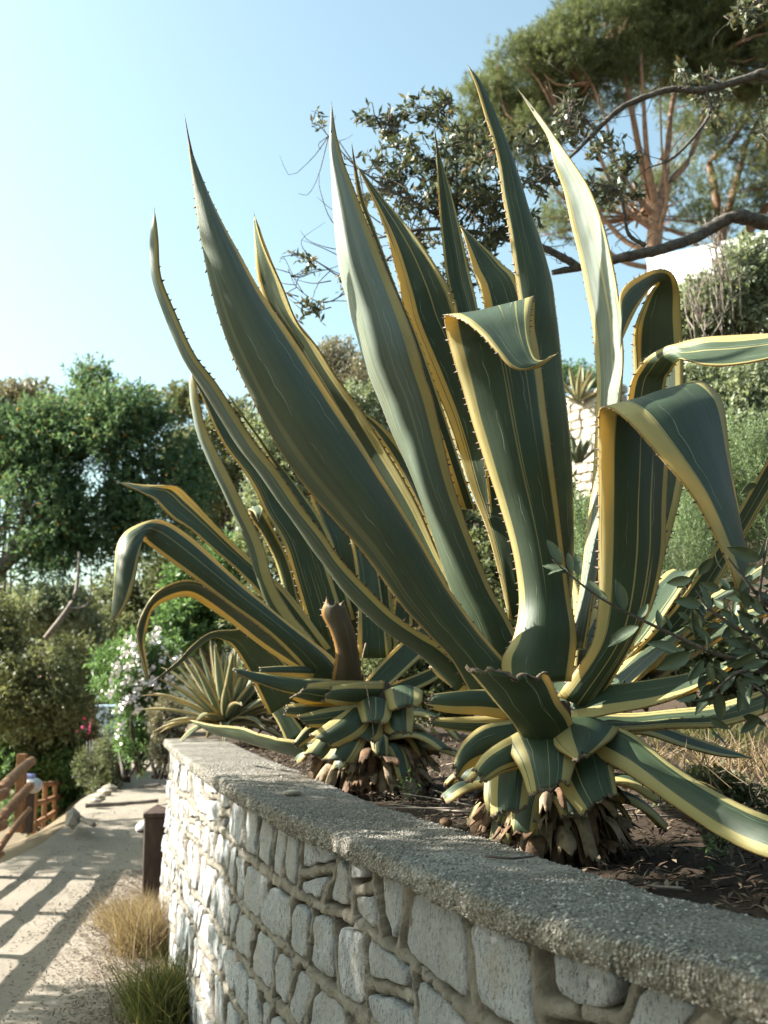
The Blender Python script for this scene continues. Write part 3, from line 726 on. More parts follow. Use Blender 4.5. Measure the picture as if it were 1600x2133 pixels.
leafp(A1, [(1050, 1430, 1190, 1420), (1045, 1375, 1200, 1350), (1070, 1325, 1198, 1300), (1081, 1250, 1186, 1240), (1068, 1150, 1174, 1150), (1040, 1050, 1162, 1050), (1015, 975, 1152, 970), (990, 900, 1144, 900), (975, 850, 1137, 850), (960, 800, 1130, 790), (945, 750, 1122, 730), (932, 700, 1113, 680), (927, 657, 1113, 615), (960, 664, 1106, 645), (1000, 695, 1104, 688), (1035, 735, 1108, 722), (1070, 768, 1118, 748), (1110, 766, 1135, 751), (1163, 735)],
      [2.92, 2.93, 2.93, 2.95, 2.96, 2.97, 2.97, 2.98, 2.99, 3.0, 3.0, 3.0, 2.96, 2.82, 2.76, 2.72, 2.70, 2.70, 2.70], dr=[0, 0, 0, .02, .03, .02, 0], bulge=[.22, .16, .10, .08, .08, .05, .08, .08], ml=.16, mr=.14, stq=.45, tmax=.026, label='broad leaf whose tip folds over towards the viewer')
leafp(A1, [(1185, 1350, 1220, 1350), (1205, 1250, 1240, 1230), (1222, 1120, 1262, 1110), (1235, 1000, 1280, 980), (1245, 825, 1293, 825), (1242, 750, 1297, 750), (1235, 675, 1294, 675), (1220, 600, 1285, 600), (1205, 525, 1270, 520), (1190, 470, 1255, 460), (1175, 400, 1230, 395), (1155, 340, 1195, 340), (1142, 288, 1160, 290), (1115, 242, 1122, 237), (1082, 190)],
      [3.2, 3.3, 3.35, 3.45], dr=[-.05, -.1, -.10, -.06, 0], bulge=-.14, ml=.18, mr=.12, stq=.9, tmax=.02, blm=.9)
leafp(A1, [(1160, 1450, 1240, 1480), (1227, 1350, 1315, 1350), (1243, 1270, 1355, 1270), (1247, 1150, 1382, 1160), (1247, 1045, 1386, 1050), (1246, 960, 1392, 950), (1247, 895, 1402, 880), (1250, 854, 1420, 812), (1268, 850, 1460, 797), (1290, 862, 1495, 828), (1320, 890, 1507, 870), (1380, 960, 1517, 950), (1440, 1035, 1532, 1040), (1490, 1130, 1548, 1130), (1525, 1210, 1555, 1205), (1550, 1290)],
      [2.95, 2.93, 2.93, 2.93, 2.93, 2.94, 2.95, 2.93, 2.84, 2.76, 2.73, 2.70, 2.68, 2.67, 2.66, 2.66], dr=[0, .04, .06, .10, .12, .14, .14, .12, .1, .1], bulge=[.12, .12, .08, .04, -.06, -.1, -.1], ml=.24, mr=.12, stq=1.0, tmax=.024, label='wide leaf bent over with its pale striped side hanging to the right')
leafp(A1, [(1300, 1280, 1350, 1270), (1330, 1000, 1425, 1000), (1325, 850, 1424, 850), (1318, 740, 1424, 740), (1322, 680, 1419, 660), (1345, 625, 1414, 600), (1368, 592, 1398, 568), (1352, 602, 1368, 562), (1328, 638, 1330, 576), (1308, 680, 1302, 596), (1298, 705, 1290, 630), (1293, 724)],
      [3.2, 3.3, 3.35, 3.35, 3.32, 3.28, 3.22, 3.16, 3.1, 3.08, 3.07, 3.07], dr=[-.05, -.05, -.05, .0, 0], bulge=[-.1, -.1, -.1, -.05, .0, .05], ml=.24, mr=.22, stq=1.0, tmax=.016)
leafp(A1, [(1300, 1150, 1350, 1150), (1300, 950, 1372, 940), (1311, 815, 1385, 800), (1330, 768, 1398, 772), (1352, 742, 1412, 752), (1385, 722, 1420, 748), (1415, 715, 1432, 752), (1460, 705, 1465, 759), (1525, 700, 1525, 760), (1600, 695, 1600, 748), (1680, 690, 1680, 722), (1800, 700)],
      [3.1, 3.12, 3.1, 3.06, 3.0, 2.95, 2.9, 2.85, 2.8, 2.75], dr=[.04, .04, -.08, -.1, -.05, 0], bulge=-.12, ml=.22, mr=.10, stq=.8, tmax=.014)
leafp(A1, [(1240, 1430, 1290, 1455), (1365, 1312, 1405, 1335), (1448, 1205, 1490, 1228), (1540, 1062, 1578, 1072), (1600, 955, 1640, 970), (1680, 830, 1705, 850), (1780, 700)], [3.25, 3.25, 3.2, 3.15], bulge=-.2, ml=.2, mr=.3, stq=1.0)
leafp(A1, [(1190, 1440, 1190, 1505), (1262, 1428, 1262, 1490), (1350, 1417, 1350, 1474), (1425, 1406, 1425, 1446), (1480, 1392, 1480, 1415), (1560, 1360)], [2.95, 2.85, 2.8], dr=-.08, bulge=-.12, ml=.05, mr=.48, stq=.5)
leafp(A1, [(1220, 1485, 1220, 1525), (1315, 1488, 1310, 1523), (1400, 1479, 1400, 1516), (1500, 1466, 1500, 1514), (1600, 1435, 1600, 1482), (1700, 1400, 1700, 1430), (1820, 1370)], [2.98, 2.9, 2.8], dr=-.06, bulge=-.14, ml=.25, mr=.36, stq=.9)
leafp(A1, [(1290, 1500, 1270, 1530), (1365, 1510, 1345, 1530), (1450, 1538, 1420, 1556), (1510, 1558, 1490, 1573), (1565, 1580)], [3.1, 3.2, 3.3], dr=-.05, bulge=-.1, ml=.2, mr=.42, stq=.5)
leafp(A1, [(1230, 1510, 1175, 1560), (1285, 1517, 1228, 1572), (1330, 1538, 1300, 1607), (1400, 1594, 1400, 1676), (1500, 1654, 1500, 1742), (1600, 1700, 1600, 1790), (1700, 1730, 1700, 1800), (1830, 1780)], [2.86, 2.72, 2.5, 2.3], dr=-.07, bulge=.1, ml=.26, mr=.30, stq=.25, tmax=.02, label='long leaf drooping over the wall to the right')
leafp(A1, [(1205, 1420, 1235, 1450), (1280, 1370, 1320, 1420), (1350, 1330, 1380, 1380), (1430, 1300, 1450, 1330), (1520, 1260)], [3.3, 3.35, 3.35], bulge=-.2, ml=.3, mr=.35, stq=.8)
# torn / cut leaves
leafp(A1, [(1100, 1560, 1200, 1535), (1065, 1502, 1188, 1492), (1025, 1455, 1166, 1458), (995, 1420, 1152, 1425), (963, 1380, 1137, 1398)], [2.78, 2.7, 2.68, 2.66], bulge=[.12, .2, .22], ml=.05, mr=.13, stq=.2, spine=False, rag=.018, tooth=.006, gap=.014, tmax=.022, blm=.0, name='cut_leaf', label='broad cut leaf with a ragged dry top in front')
leafp(A1, [(1060, 1500, 1050, 1440), (1000, 1490, 1000, 1436), (940, 1486, 945, 1440), (890, 1476, 893, 1447)], [2.9, 2.86, 2.84], bulge=.15, ml=.45, mr=.06, stq=.5, spine=False, rag=.02, tooth=0, name='cut_leaf')
leafp(A1, [(1060, 1530, 1050, 1490), (1000, 1528, 1000, 1492), (945, 1522, 945, 1494), (900, 1512, 900, 1496)], [2.92, 2.88, 2.86], bulge=.18, ml=.1, mr=.5, stq=.4, spine=False, rag=.015, tooth=0, name='cut_leaf')
leafp(A1, [(1010, 1470, 1030, 1415), (950, 1437, 965, 1395), (915, 1412, 930, 1385), (890, 1385, 905, 1365)], [3.05, 3.05, 3.05], bulge=.1, ml=.5, mr=.1, stq=.4, spine=False, rag=.02, tooth=0, name='cut_leaf')
for rows, D, kw in [
    ([(1075, 1575, 1065, 1500), (1015, 1590, 1005, 1512), (972, 1604, 964, 1548), (952, 1628, 944, 1594)], [2.86, 2.78, 2.76], dict(ml=.42, mr=.12)),
    ([(1130, 1580, 1100, 1520), (1085, 1600, 1050, 1540), (1045, 1612, 1008, 1570), (1010, 1632, 985, 1602)], [2.8, 2.74, 2.72], dict(ml=.35, mr=.3)),
    ([(1225, 1535, 1045, 1548), (1200, 1590, 1082, 1602), (1187, 1632, 1102, 1659)], [2.78, 2.70, 2.67], dict(ml=.30, mr=.25)),
    ([(1275, 1550, 1145, 1590), (1280, 1610, 1172, 1650), (1287, 1656, 1208, 1698)], [2.80, 2.73, 2.70], dict(ml=.12, mr=.28)),
    ([(1112, 1585, 1025, 1590), (1106, 1640, 1020, 1650), (1098, 1684, 1022, 1702)], [2.80, 2.76, 2.74], dict(ml=.3, mr=.25)),
    ([(1290, 1520, 1130, 1530), (1262, 1550, 1160, 1560), (1225, 1575, 1200, 1585)], [2.78, 2.7, 2.66], dict(ml=.1, mr=.45)),
    ([(1060, 1600, 1010, 1610), (1050, 1660, 1008, 1660), (1038, 1700, 1016, 1696)], [2.86, 2.82, 2.80], dict(ml=.25, mr=.25)),
    ([(1080, 1660, 1030, 1650), (1062, 1690, 1028, 1685), (1048, 1722, 1032, 1715)], [2.82, 2.79, 2.78], dict(ml=.5, mr=.45)),
]:
    leafp(A1, rows, D, bulge=.14, stq=.9, spine=False, rag=.008, tooth=0, name='leaf_stub', tmax=.02, **kw)
sx, sy = float(c1[0]), float(c1[1])
def agave_base(A, cx, cy, z0, z1, r, seed, skip, n1=14, n2=26, sc=1.0):
    R = np.random.default_rng(seed)
    v, f = tube([(cx, cy, z0 - .1), (cx, cy, (z0 + z1) / 2), (cx, cy, z1), (cx, cy, z1 + .1)], [r * 1.0, r * .9, r * .9, r * .4], None, 16, 12, .06, seed)
    link('stem', mesh('stem', v, f), M['stem'], A)
    for k in range(n1):
        ph = 2 * math.pi * (k * .382 % 1); d = ((ph - skip[0] + math.pi) % (2 * math.pi)) - math.pi
        if abs(d) < skip[1]: continue
        h = z0 + (z1 - z0) * (.45 + .5 * (k / n1))
        stub(A, (cx + math.cos(ph) * r * .7, cy + math.sin(ph) * r * .7, h), ph, R.uniform(.14, .22) * min(sc, 1.25), R.uniform(.04, .13) * min(sc, 1.25), R.uniform(.09, .13) * min(sc, 1.25), rise=.03, ml=.28, mr=.28, stq=.9, rag=.008, tmax=.02)
    for k in range(15):
        ph = 2 * math.pi * (k * .382 % 1) + R.uniform(-.1, .1); h = z0 + (z1 - z0) * R.uniform(.30, .58)
        stub(A, (cx + math.cos(ph) * r * .75, cy + math.sin(ph) * r * .75, h + .03), ph, R.uniform(.06, .13) * min(sc, 1.2), R.uniform(.05, .13) * min(sc, 1.2), R.uniform(.06, .11) * min(sc, 1.2), rise=.03, ml=.3, mr=.3, stq=.9, rag=.008, tmax=.016)
    for k in range(n2):
        ph = 2 * math.pi * ((k * .618 + .1) % 1); h = z0 + (z1 - z0) * R.uniform(.0, .42)
        stub(A, (cx + math.cos(ph) * r * .8, cy + math.sin(ph) * r * .8, h + .05), ph + R.normal(0, .12), R.uniform(.02, .12) * sc, R.uniform(.02, .14) * sc, R.uniform(.018, .065) * sc, rise=R.uniform(0, .04), name='dead_leaf_base', curl=R.uniform(-.4, .5), material='dead' if R.random() < .6 else 'deadpale', rag=.03, tmax=.004, tmin=.0015)
agave_base(A1, sx, sy, 1.16, 1.47, .13, 21, (-1.75, .75), 16, 190)
# back of the rosette, hidden from the front
R = np.random.default_rng(5)
for k in range(9):
    ph = .35 + k * .17; b = np.array((sx + .1 * math.cos(ph), sy + .1 * math.sin(ph), 1.5)); d = np.array((math.cos(ph), math.sin(ph), 0)); t = np.array((-d[1], d[0], 0))
    el = R.uniform(.35, .9); LL, RR = [], []
    for q, w in ((0, .06), (.2, .07), (.5, .08), (.8, .05), (1, .002)):
        l = R.uniform(1.0, 1.25); c = b + d * l * q * math.cos(el) + np.array((0, 0, l * q * math.sin(el) - .25 * q * q))
        LL.append(c + t * w); RR.append(c - t * w)
    leaf3(A1, LL, RR, bulge=-.15, ml=.2, mr=.2, stq=.6)

# ---- second agave
A2 = empty('agave_plant', tuple(P(770, 1640, 5.0)), 'second striped agave on the wall, arching leaves around a brown cut stump leaf', 'agave', 'variegated agaves on the wall')
G = lambda rows, D, **kw: leafp(A2, rows, D, **{**dict(tooth=.010, gap=.036, nu=11), **kw})
G([(690, 1420, 755, 1420), (699, 1360, 747, 1355), (688, 1315, 737, 1312), (670, 1278, 724, 1274), (680, 1248, 716, 1252)], [4.75, 4.65, 4.6], bulge=.2, ml=.16, mr=.02, stq=.2, spine=False, rag=.055, tmax=.035, name='cut_leaf', material='agave_brown', label='brown cut leaf standing upright in the middle')
G([(650, 1425, 725, 1405), (622, 1381, 685, 1362), (559, 1319, 605, 1302), (481, 1262, 525, 1235), (419, 1216, 465, 1180), (350, 1166, 405, 1125), (303, 1130, 350, 1088), (297, 1120, 318, 1083), (294, 1137, 285, 1094), (288, 1165, 258, 1112), (278, 1216, 241, 1145), (268, 1250, 236, 1220), (252, 1280, 233, 1268), (236, 1292)],
  [4.85, 4.8, 4.75, 4.7, 4.65, 4.6, 4.55, 4.48, 4.42, 4.38, 4.36, 4.35, 4.35, 4.35], dr=.06, bulge=.10, ml=.12, mr=.24, stq=.6, label='leaf folded down at its tip on the far left')
G([(640, 1370, 690, 1350), (550, 1250, 600, 1232), (500, 1195, 545, 1185), (445, 1145, 485, 1131), (400, 1105, 440, 1085), (362, 1081, 400, 1040), (325, 1043, 372, 1016), (303, 1031, 345, 1011), (275, 1017, 292, 1010), (246, 1004)], [5.1, 5.05, 4.95, 4.85, 4.8], dr=[0, .05, .1, .02], bulge=-.1, ml=.12, mr=.3, stq=.8)
G([(640, 1410, 655, 1375), (550, 1350, 570, 1325), (481, 1297, 510, 1278), (430, 1262, 450, 1228), (395, 1242, 400, 1208), (356, 1248, 358, 1216), (319, 1270, 320, 1243), (306, 1309, 291, 1295), (300, 1345, 289, 1335), (306, 1390, 302, 1386), (309, 1422)], [4.9, 4.75, 4.6, 4.5, 4.5], dr=-.06, bulge=-.12, ml=.40, mr=.08, stq=.4)
G([(560, 1490, 645, 1440), (518, 1400, 575, 1360), (487, 1350, 530, 1312), (468, 1335, 485, 1312), (440, 1330, 440, 1317), (405, 1356, 403, 1342), (370, 1389, 371, 1376), (308, 1428)], [5.1, 5.05, 4.95, 4.85, 4.8], bulge=-.1, ml=.1, mr=.08, stq=.3)
G([(610, 1320, 660, 1340), (560, 1237, 605, 1275), (535, 1175, 570, 1212), (512, 1107, 545, 1135), (475, 1032, 507, 1050), (437, 950, 468, 970), (415, 895, 435, 905), (405, 840, 418, 850), (402, 800, 408, 800), (400, 778)], [5.0, 4.9, 4.85], dr=-.05, bulge=.3, ml=.015, mr=.3, stq=.3, blm=1.0)
G([(650, 1330, 730, 1330), (612, 1200, 690, 1200), (587, 1125, 662, 1120), (550, 1062, 625, 1075), (520, 1000, 590, 1005), (462, 920, 530, 915), (425, 837, 470, 845), (409, 800, 418, 803), (401, 782)], [5.2, 5.2, 5.15], bulge=-.1, ml=.13, mr=.14, stq=.5)
G([(690, 1300, 740, 1290), (640, 1130, 690, 1120), (590, 1010, 632, 1030), (540, 920, 580, 965), (500, 862, 530, 895), (470, 815)], [5.35, 5.4, 5.4], bulge=-.12, ml=.3, mr=.2, stq=.4)
G([(700, 1340, 765, 1340), (690, 1160, 750, 1160), (668, 1090, 730, 1090), (650, 1045, 700, 1030), (635, 1000, 660, 985), (622, 955)], [5.4, 5.45, 5.45], bulge=-.12, ml=.14, mr=.2, stq=.4)
G([(600, 1270, 628, 1275), (575, 1175, 602, 1170), (545, 1112, 572, 1108), (522, 1080, 550, 1068), (518, 1062, 540, 1052), (528, 1066, 548, 1062), (538, 1085)], [5.3, 5.3, 5.25, 5.2, 5.18, 5.1, 5.08], bulge=.1, ml=.2, mr=.2, stq=.4)
G([(745, 1370, 810, 1370), (745, 1240, 795, 1240), (735, 1150, 775, 1140), (722, 1085)], [5.3, 5.35, 5.4], bulge=-.12, ml=.2, mr=.1, stq=.5)
G([(775, 1370, 835, 1370), (775, 1230, 815, 1230), (780, 1150, 812, 1150), (792, 1070)], [5.5, 5.5, 5.5], bulge=-.15, ml=.25, mr=.25, stq=.6)
G([(800, 1370, 860, 1380), (815, 1260, 860, 1270), (835, 1180, 865, 1190), (865, 1110)], [5.5, 5.5, 5.5], bulge=-.15, ml=.3, mr=.2, stq=.5)
G([(755, 1425, 800, 1440), (805, 1368, 855, 1390), (860, 1315, 905, 1340), (920, 1260, 945, 1285), (985, 1210)], [5.2, 5.3, 5.4], bulge=-.15, ml=.16, mr=.2, stq=.3)
G([(690, 1420, 740, 1425), (640, 1300, 690, 1310), (610, 1230, 640, 1220), (600, 1180)], [5.25, 5.3, 5.3], bulge=-.2, ml=.2, mr=.2, stq=.7)
G([(770, 1440, 770, 1470), (840, 1415, 845, 1445), (900, 1390, 910, 1415), (980, 1350)], [5.2, 5.3, 5.3], bulge=-.15, ml=.2, mr=.3, stq=.5)
G([(640, 1545, 640, 1582), (580, 1538, 575, 1568), (520, 1520, 510, 1546), (455, 1510, 445, 1526), (395, 1500)][::1] if False else [(640, 1582, 640, 1545), (575, 1568, 580, 1538), (510, 1546, 520, 1520), (445, 1526, 455, 1510), (395, 1500)], [4.85, 5.0, 5.3, 5.6], dr=-.16, bulge=.02, ml=.1, mr=.1, stq=.2)
G([(600, 1555, 640, 1530), (575, 1500, 600, 1480), (545, 1460, 560, 1445), (530, 1430)], [5.1, 5.15, 5.2], bulge=-.1, ml=.15, mr=.15, stq=.3)
G([(700, 1452, 700, 1415), (620, 1448, 625, 1412), (540, 1425, 545, 1402), (488, 1402, 492, 1396)], [4.75, 4.65, 4.55], dr=.05, bulge=.15, ml=.05, mr=.32, stq=.2, spine=False, rag=.02, name='cut_leaf')
G([(650, 1412, 650, 1388), (590, 1410, 590, 1387), (538, 1406, 540, 1390)], [4.8, 4.7, 4.65], bulge=.15, ml=.5, mr=.05, stq=.2, spine=False, rag=.01, tooth=0, name='cut_leaf')
for rows, D in [
    ([(700, 1460, 760, 1420), (640, 1468, 690, 1418), (605, 1455, 640, 1424)], [4.7, 4.6, 4.56]),
    ([(760, 1462, 800, 1418), (715, 1470, 745, 1420), (672, 1462, 690, 1430)], [4.65, 4.55, 4.52]),
    ([(690, 1510, 700, 1460), (640, 1500, 645, 1462), (592, 1490, 598, 1468)], [4.7, 4.62, 4.6]),
    ([(740, 1500, 750, 1465), (690, 1515, 680, 1475), (640, 1515, 620, 1490)], [4.65, 4.58, 4.55]),
    ([(790, 1495, 720, 1480), (760, 1530, 690, 1500), (700, 1560, 645, 1530)], [4.6, 4.53, 4.5]),
    ([(820, 1470, 740, 1460), (812, 1500, 752, 1500), (800, 1510, 755, 1505)], [4.6, 4.52, 4.5]),
    ([(860, 1470, 800, 1470), (862, 1500, 800, 1520), (858, 1530, 812, 1530)], [4.62, 4.56, 4.53]),
    ([(725, 1520, 690, 1510), (705, 1555, 655, 1545), (690, 1585, 632, 1572)], [4.62, 4.56, 4.53]),
    ([(770, 1530, 715, 1520), (755, 1560, 690, 1560), (735, 1590, 668, 1585)], [4.58, 4.52, 4.5]),
    ([(800, 1510, 750, 1500), (795, 1535, 742, 1530), (780, 1548, 730, 1540)], [4.58, 4.54, 4.52]),
    ([(690, 1520, 680, 1500), (650, 1540, 640, 1512), (618, 1560, 612, 1545)], [4.66, 4.62, 4.6]),
    ([(880, 1440, 800, 1440), (880, 1460, 810, 1475), (870, 1475, 820, 1480)], [4.62, 4.55, 4.53]),
]:
    G(rows, D, bulge=.14, stq=.8, spine=False, rag=.008, tooth=0, name='leaf_stub', tmax=.022, ml=.3, mr=.3)
q2 = P(775, 1560, 4.92)
agave_base(A2, float(q2[0]), float(q2[1]), 1.16, 1.52, .16, 31, (-1.7, .7), 16, 300, 1.25)

# ---- radial rosettes further off
def rosette(A, c, n, length, w, seed, ml=.2, droop=.3, elmin=.15, elmax=1.45, stq=.5):
    R = np.random.default_rng(seed)
    for k in range(n):
        ph = k * 2.39996 + R.uniform(-.15, .15); q = k / n
        el = elmax - (elmax - elmin) * q + R.uniform(-.1, .1); l = length * R.uniform(.8, 1.1) * (.75 + .25 * math.sin(q * 3.1))
        d = np.array((math.cos(ph), math.sin(ph), 0)); t = np.array((-d[1], d[0], 0)); b = np.asarray(c) + d * w * .8 * q
        dd = droop * R.uniform(.3, 1.6) * (q + .15); LL, RR = [], []
        for s, ww in ((0, .7), (.15, .8), (.4, 1), (.65, .75), (.85, .38), (1, .01)):
            p = b + d * l * s * math.cos(el) + np.array((0, 0, l * (s * math.sin(el) - dd * s ** 2.4)))
            LL.append(p + t * w * ww); RR.append(p - t * w * ww)
        leaf3(A, LL, RR, bulge=-.22, ml=ml, mr=ml, stq=stq, tooth=0, nu=7, nv=14, tmax=.012, material='agave_pale')
c3 = P(470, 1512, 8.2)
A3 = empty('agave_plant', tuple(c3), 'smaller pale agave beyond the far end of the wall, with many narrow striped leaves', 'agave', 'variegated agaves on the wall')
rosette(A3, c3 + np.array((0, 0, .02)), 64, .74, .036, 3, .24, .30, .05, 1.5)
c4 = P(1205, 835, 19.0)
A4 = empty('agave_plant', tuple(c4), 'pale striped agave standing on top of the far terrace wall', 'agave', 'agaves on the hillside')
rosette(A4, c4, 20, .75, .05, 4, .3, .1)
c5 = P(1205, 962, 13.0)
A5 = empty('agave_plant', tuple(c5), 'small dark agave in front of the far terrace wall', 'agave', 'agaves on the hillside')
rosette(A5, c5, 16, .42, .04, 6, .02, .1, .5)

# ------------------------------------------------------------------ foliage
def leaves_at(c, d, ln, wd, R, flat=.5):
    """one folded diamond leaf per point c, pointing along d"""
    n = len(c); d = d / (np.linalg.norm(d, axis=1)[:, None] + 1e-9)
    s = np.cross(d, R.standard_normal((n, 3)) * (1 - flat) + np.array((0, 0, 1)) * flat); s /= np.linalg.norm(s, axis=1)[:, None] + 1e-9
    up = np.cross(s, d); ln = ln * R.uniform(.6, 1.25, n)[:, None]; wd = wd * R.uniform(.7, 1.2, n)[:, None]
    a = c; b = c + d * ln * .5 + s * wd * .5 + up * wd * .18; e = c + d * ln - up * ln * .08; g = c + d * ln * .5 - s * wd * .5 + up * wd * .18
    v = np.stack([a, b, e, g], 1).reshape(-1, 3)
    i = np.arange(n)[:, None] * 4
    f = np.concatenate([i + np.array([[0, 1, 2, 3]])])
    return v, f, np.repeat(R.beta(2, 2, n), 4)
def crown(blobs, n_clump, per, tl, ln, wd, seed, gap=.15, gsc=1.2, upw=.4, shell=.5, accent=0.0, spread=.8):
    R = np.random.default_rng(seed); vol = np.array([b[3] * b[4] * b[5] for b in blobs]) ** .75; pick = R.choice(len(blobs), n_clump * 3, p=vol / vol.sum())
    B = np.array(blobs)[pick]; d = R.standard_normal((len(B), 3)); d /= np.linalg.norm(d, axis=1)[:, None]
    r = R.uniform(0, 1, len(B)) ** shell; p = B[:, :3] + d * r[:, None] * B[:, 3:6]
    nz = noise3(p, gsc, 3); keep = nz > np.quantile(nz, gap); p, d, B = p[keep], d[keep], B[keep]
    p, d = p[:n_clump], d[:n_clump]; n = len(p)
    tw = d * .7 + R.standard_normal((n, 3)) * .6 + np.array((0, 0, upw)); tw /= np.linalg.norm(tw, axis=1)[:, None]
    t = R.uniform(0, 1, (n, per)); c = p[:, None] + tw[:, None] * (t * tl)[..., None]
    ld = tw[:, None] * .7 + R.standard_normal((n, per, 3)) * spread
    v, f, a = leaves_at(c.reshape(-1, 3), ld.reshape(-1, 3), ln, wd, R)
    ca = np.repeat(np.repeat(R.uniform(-.25, .25, n), per), 4)
    a = np.clip(a * .72 + ca + .05, 0, .8)
    if accent:
        m = np.repeat(R.uniform(0, 1, n * per) < accent, 4); a[m] = 1.0
    return v, f, a, p, tw
def px_blobs(bl, Y, dep=1.0, jit=.25, seed=0):
    R = np.random.default_rng(seed); out = []
    for x, y, rx, ry in bl:
        Yb = Y * (1 + R.uniform(-jit, jit) * .1); c = P(x, y, Yb); k = Yb / FPX
        out.append((*c, rx * k, max(rx, ry) * k * dep, ry * k))
    return out
def plant(name, label, cat, blobs, mtl, n, per, tl, ln, wd, seed, group=None, stems=5, base=None, barkm='bark', sr=.03, part='foliage', trunk=None, **kw):
    bb = np.array(blobs); c = bb[:, :3].mean(0)
    bx, by = (c[0], c[1]) if base is None else base[:2]
    zb = base[2] if base is not None else min(bb[:, 2].min() - .4, 30)
    o = empty(name, (float(bx), float(by), float(zb)), label, cat, group)
    v, f, a, p, tw = crown(blobs, n, per, tl, ln, wd, seed, **kw)
    fo = link(part, mesh(part, v, f, False, attr={'rnd': a}), M[mtl], o)
    R = np.random.default_rng(seed + 50); prt = []
    for k in range(stems):
        e = p[R.integers(len(p))]; s0 = np.array((bx, by, zb)) + np.array((R.uniform(-.15, .15), R.uniform(-.15, .15), 0))
        m1 = s0 * .6 + e * .4 + R.standard_normal(3) * .12; m1[2] += .1
        prt.append(tube([s0, m1, e], sr * R.uniform(.6, 1), sr * .15, 5, 8))
    if prt:
        v, f = merge(prt); link('stems' if trunk is None else 'branches', mesh('stems', v, f), M[barkm], o)
    return o, p, tw

# left-hand evergreen
ev = px_blobs([(110, 960, 130, 120), (250, 920, 130, 110), (335, 985, 90, 95), (50, 1090, 110, 90), (200, 1070, 140, 85), (192, 815, 40, 55), (20, 930, 80, 80), (130, 870, 90, 60), (300, 1090, 70, 60), (-60, 1050, 90, 120), (290, 865, 50, 50), (40, 1180, 90, 55), (385, 1000, 60, 80), (395, 1080, 45, 60), (130, 1140, 100, 50)], 20, .7)
bt = P(-130, 1560, 20)
T1, p, tw = plant('evergreen_tree', 'dense dark green tree at the left, with a few orange leaves, against pale sky', 'tree', ev, 'f_evergreen', 7200, 11, .32, .105, .040, 41, stems=0, base=bt, sr=.06, part='crown', trunk=True, gap=.34, gsc=1.5, accent=.015)
lim = [[bt, P(-70, 1300, 20), P(20, 1165, 20), P(150, 1090, 20), P(230, 1000, 20)], [P(20, 1165, 20), P(60, 1050, 20), P(110, 930, 20)], [P(150, 1090, 20), P(270, 1060, 20), P(330, 1000, 20)]]
lpt = np.concatenate([catmull(q, 30)[8:] for q in lim]); R = np.random.default_rng(4); prt = []
for k in range(150):
    e = p[R.integers(len(p))]; s0 = lpt[np.argmin(np.linalg.norm(lpt - e, axis=1) + R.uniform(0, .4, len(lpt)))]; m = (s0 + e) / 2 + R.standard_normal(3) * .10 - np.array((0, 0, .05))
    prt.append(tube([s0, m, e], .018, .005, 4, 7))
v, f = merge(prt); tag(link('branches', mesh('branches', v, f), M['bark'], T1), kind='stuff')
v, f = merge([tube([bt, P(-70, 1300, 20), P(20, 1165, 20), P(150, 1090, 20), P(230, 1000, 20)], [.20, .17, .13, .08, .03], None, 9, 20, .05), tube([P(20, 1165, 20), P(60, 1050, 20), P(110, 930, 20)], .09, .03, 7, 10), tube([P(150, 1090, 20), P(270, 1060, 20), P(330, 1000, 20)], .06, .02, 7, 10)])
link('trunk', mesh('trunk', v, f), M['bark'], T1)
plant('olive_tree', 'brownish olive tree just behind the dense evergreen, at its top left', 'tree', px_blobs([(10, 860, 70, 55), (60, 840, 60, 40), (-60, 900, 80, 90), (20, 950, 80, 70)], 28, .7), 'f_brush', 1700, 10, .3, .14, .06, 42, base=P(-20, 1500, 28), sr=.08, stems=14, part='crown', trunk=True, gap=.2)
plant('olive_tree', 'loose olive-brown tree behind the tall leaves, right of the evergreen', 'tree', px_blobs([(385, 845, 45, 40), (450, 900, 70, 60), (390, 960, 60, 60), (470, 1000, 80, 70), (520, 900, 70, 70), (420, 1100, 80, 70)], 28, .7), 'f_olive', 2600, 10, .3, .14, .06, 43, base=P(430, 1420, 28), sr=.08, stems=20, part='crown', trunk=True, gap=.35, gsc=1.8)
plant('dark_shrub', 'dark shrub mass low behind the folded agave leaf, left of the second agave', 'shrub', px_blobs([(300, 1250, 90, 70), (380, 1200, 70, 80), (250, 1310, 70, 50), (430, 1290, 90, 90), (330, 1330, 80, 50)], 22, .8), 'f_dark', 2800, 10, .3, .12, .05, 44, base=P(330, 1480, 22), gap=.2)
plant('evergreen_tree', 'bright fine-leaved tree seen between the agave leaves left of the second agave', 'tree', px_blobs([(420, 1230, 70, 60), (480, 1280, 60, 60), (400, 1300, 60, 50), (470, 1180, 50, 50)], 16, .8), 'f_bright', 1900, 10, .22, .09, .04, 45, base=P(440, 1420, 16), gap=.25, stems=8, part='crown', trunk=True)
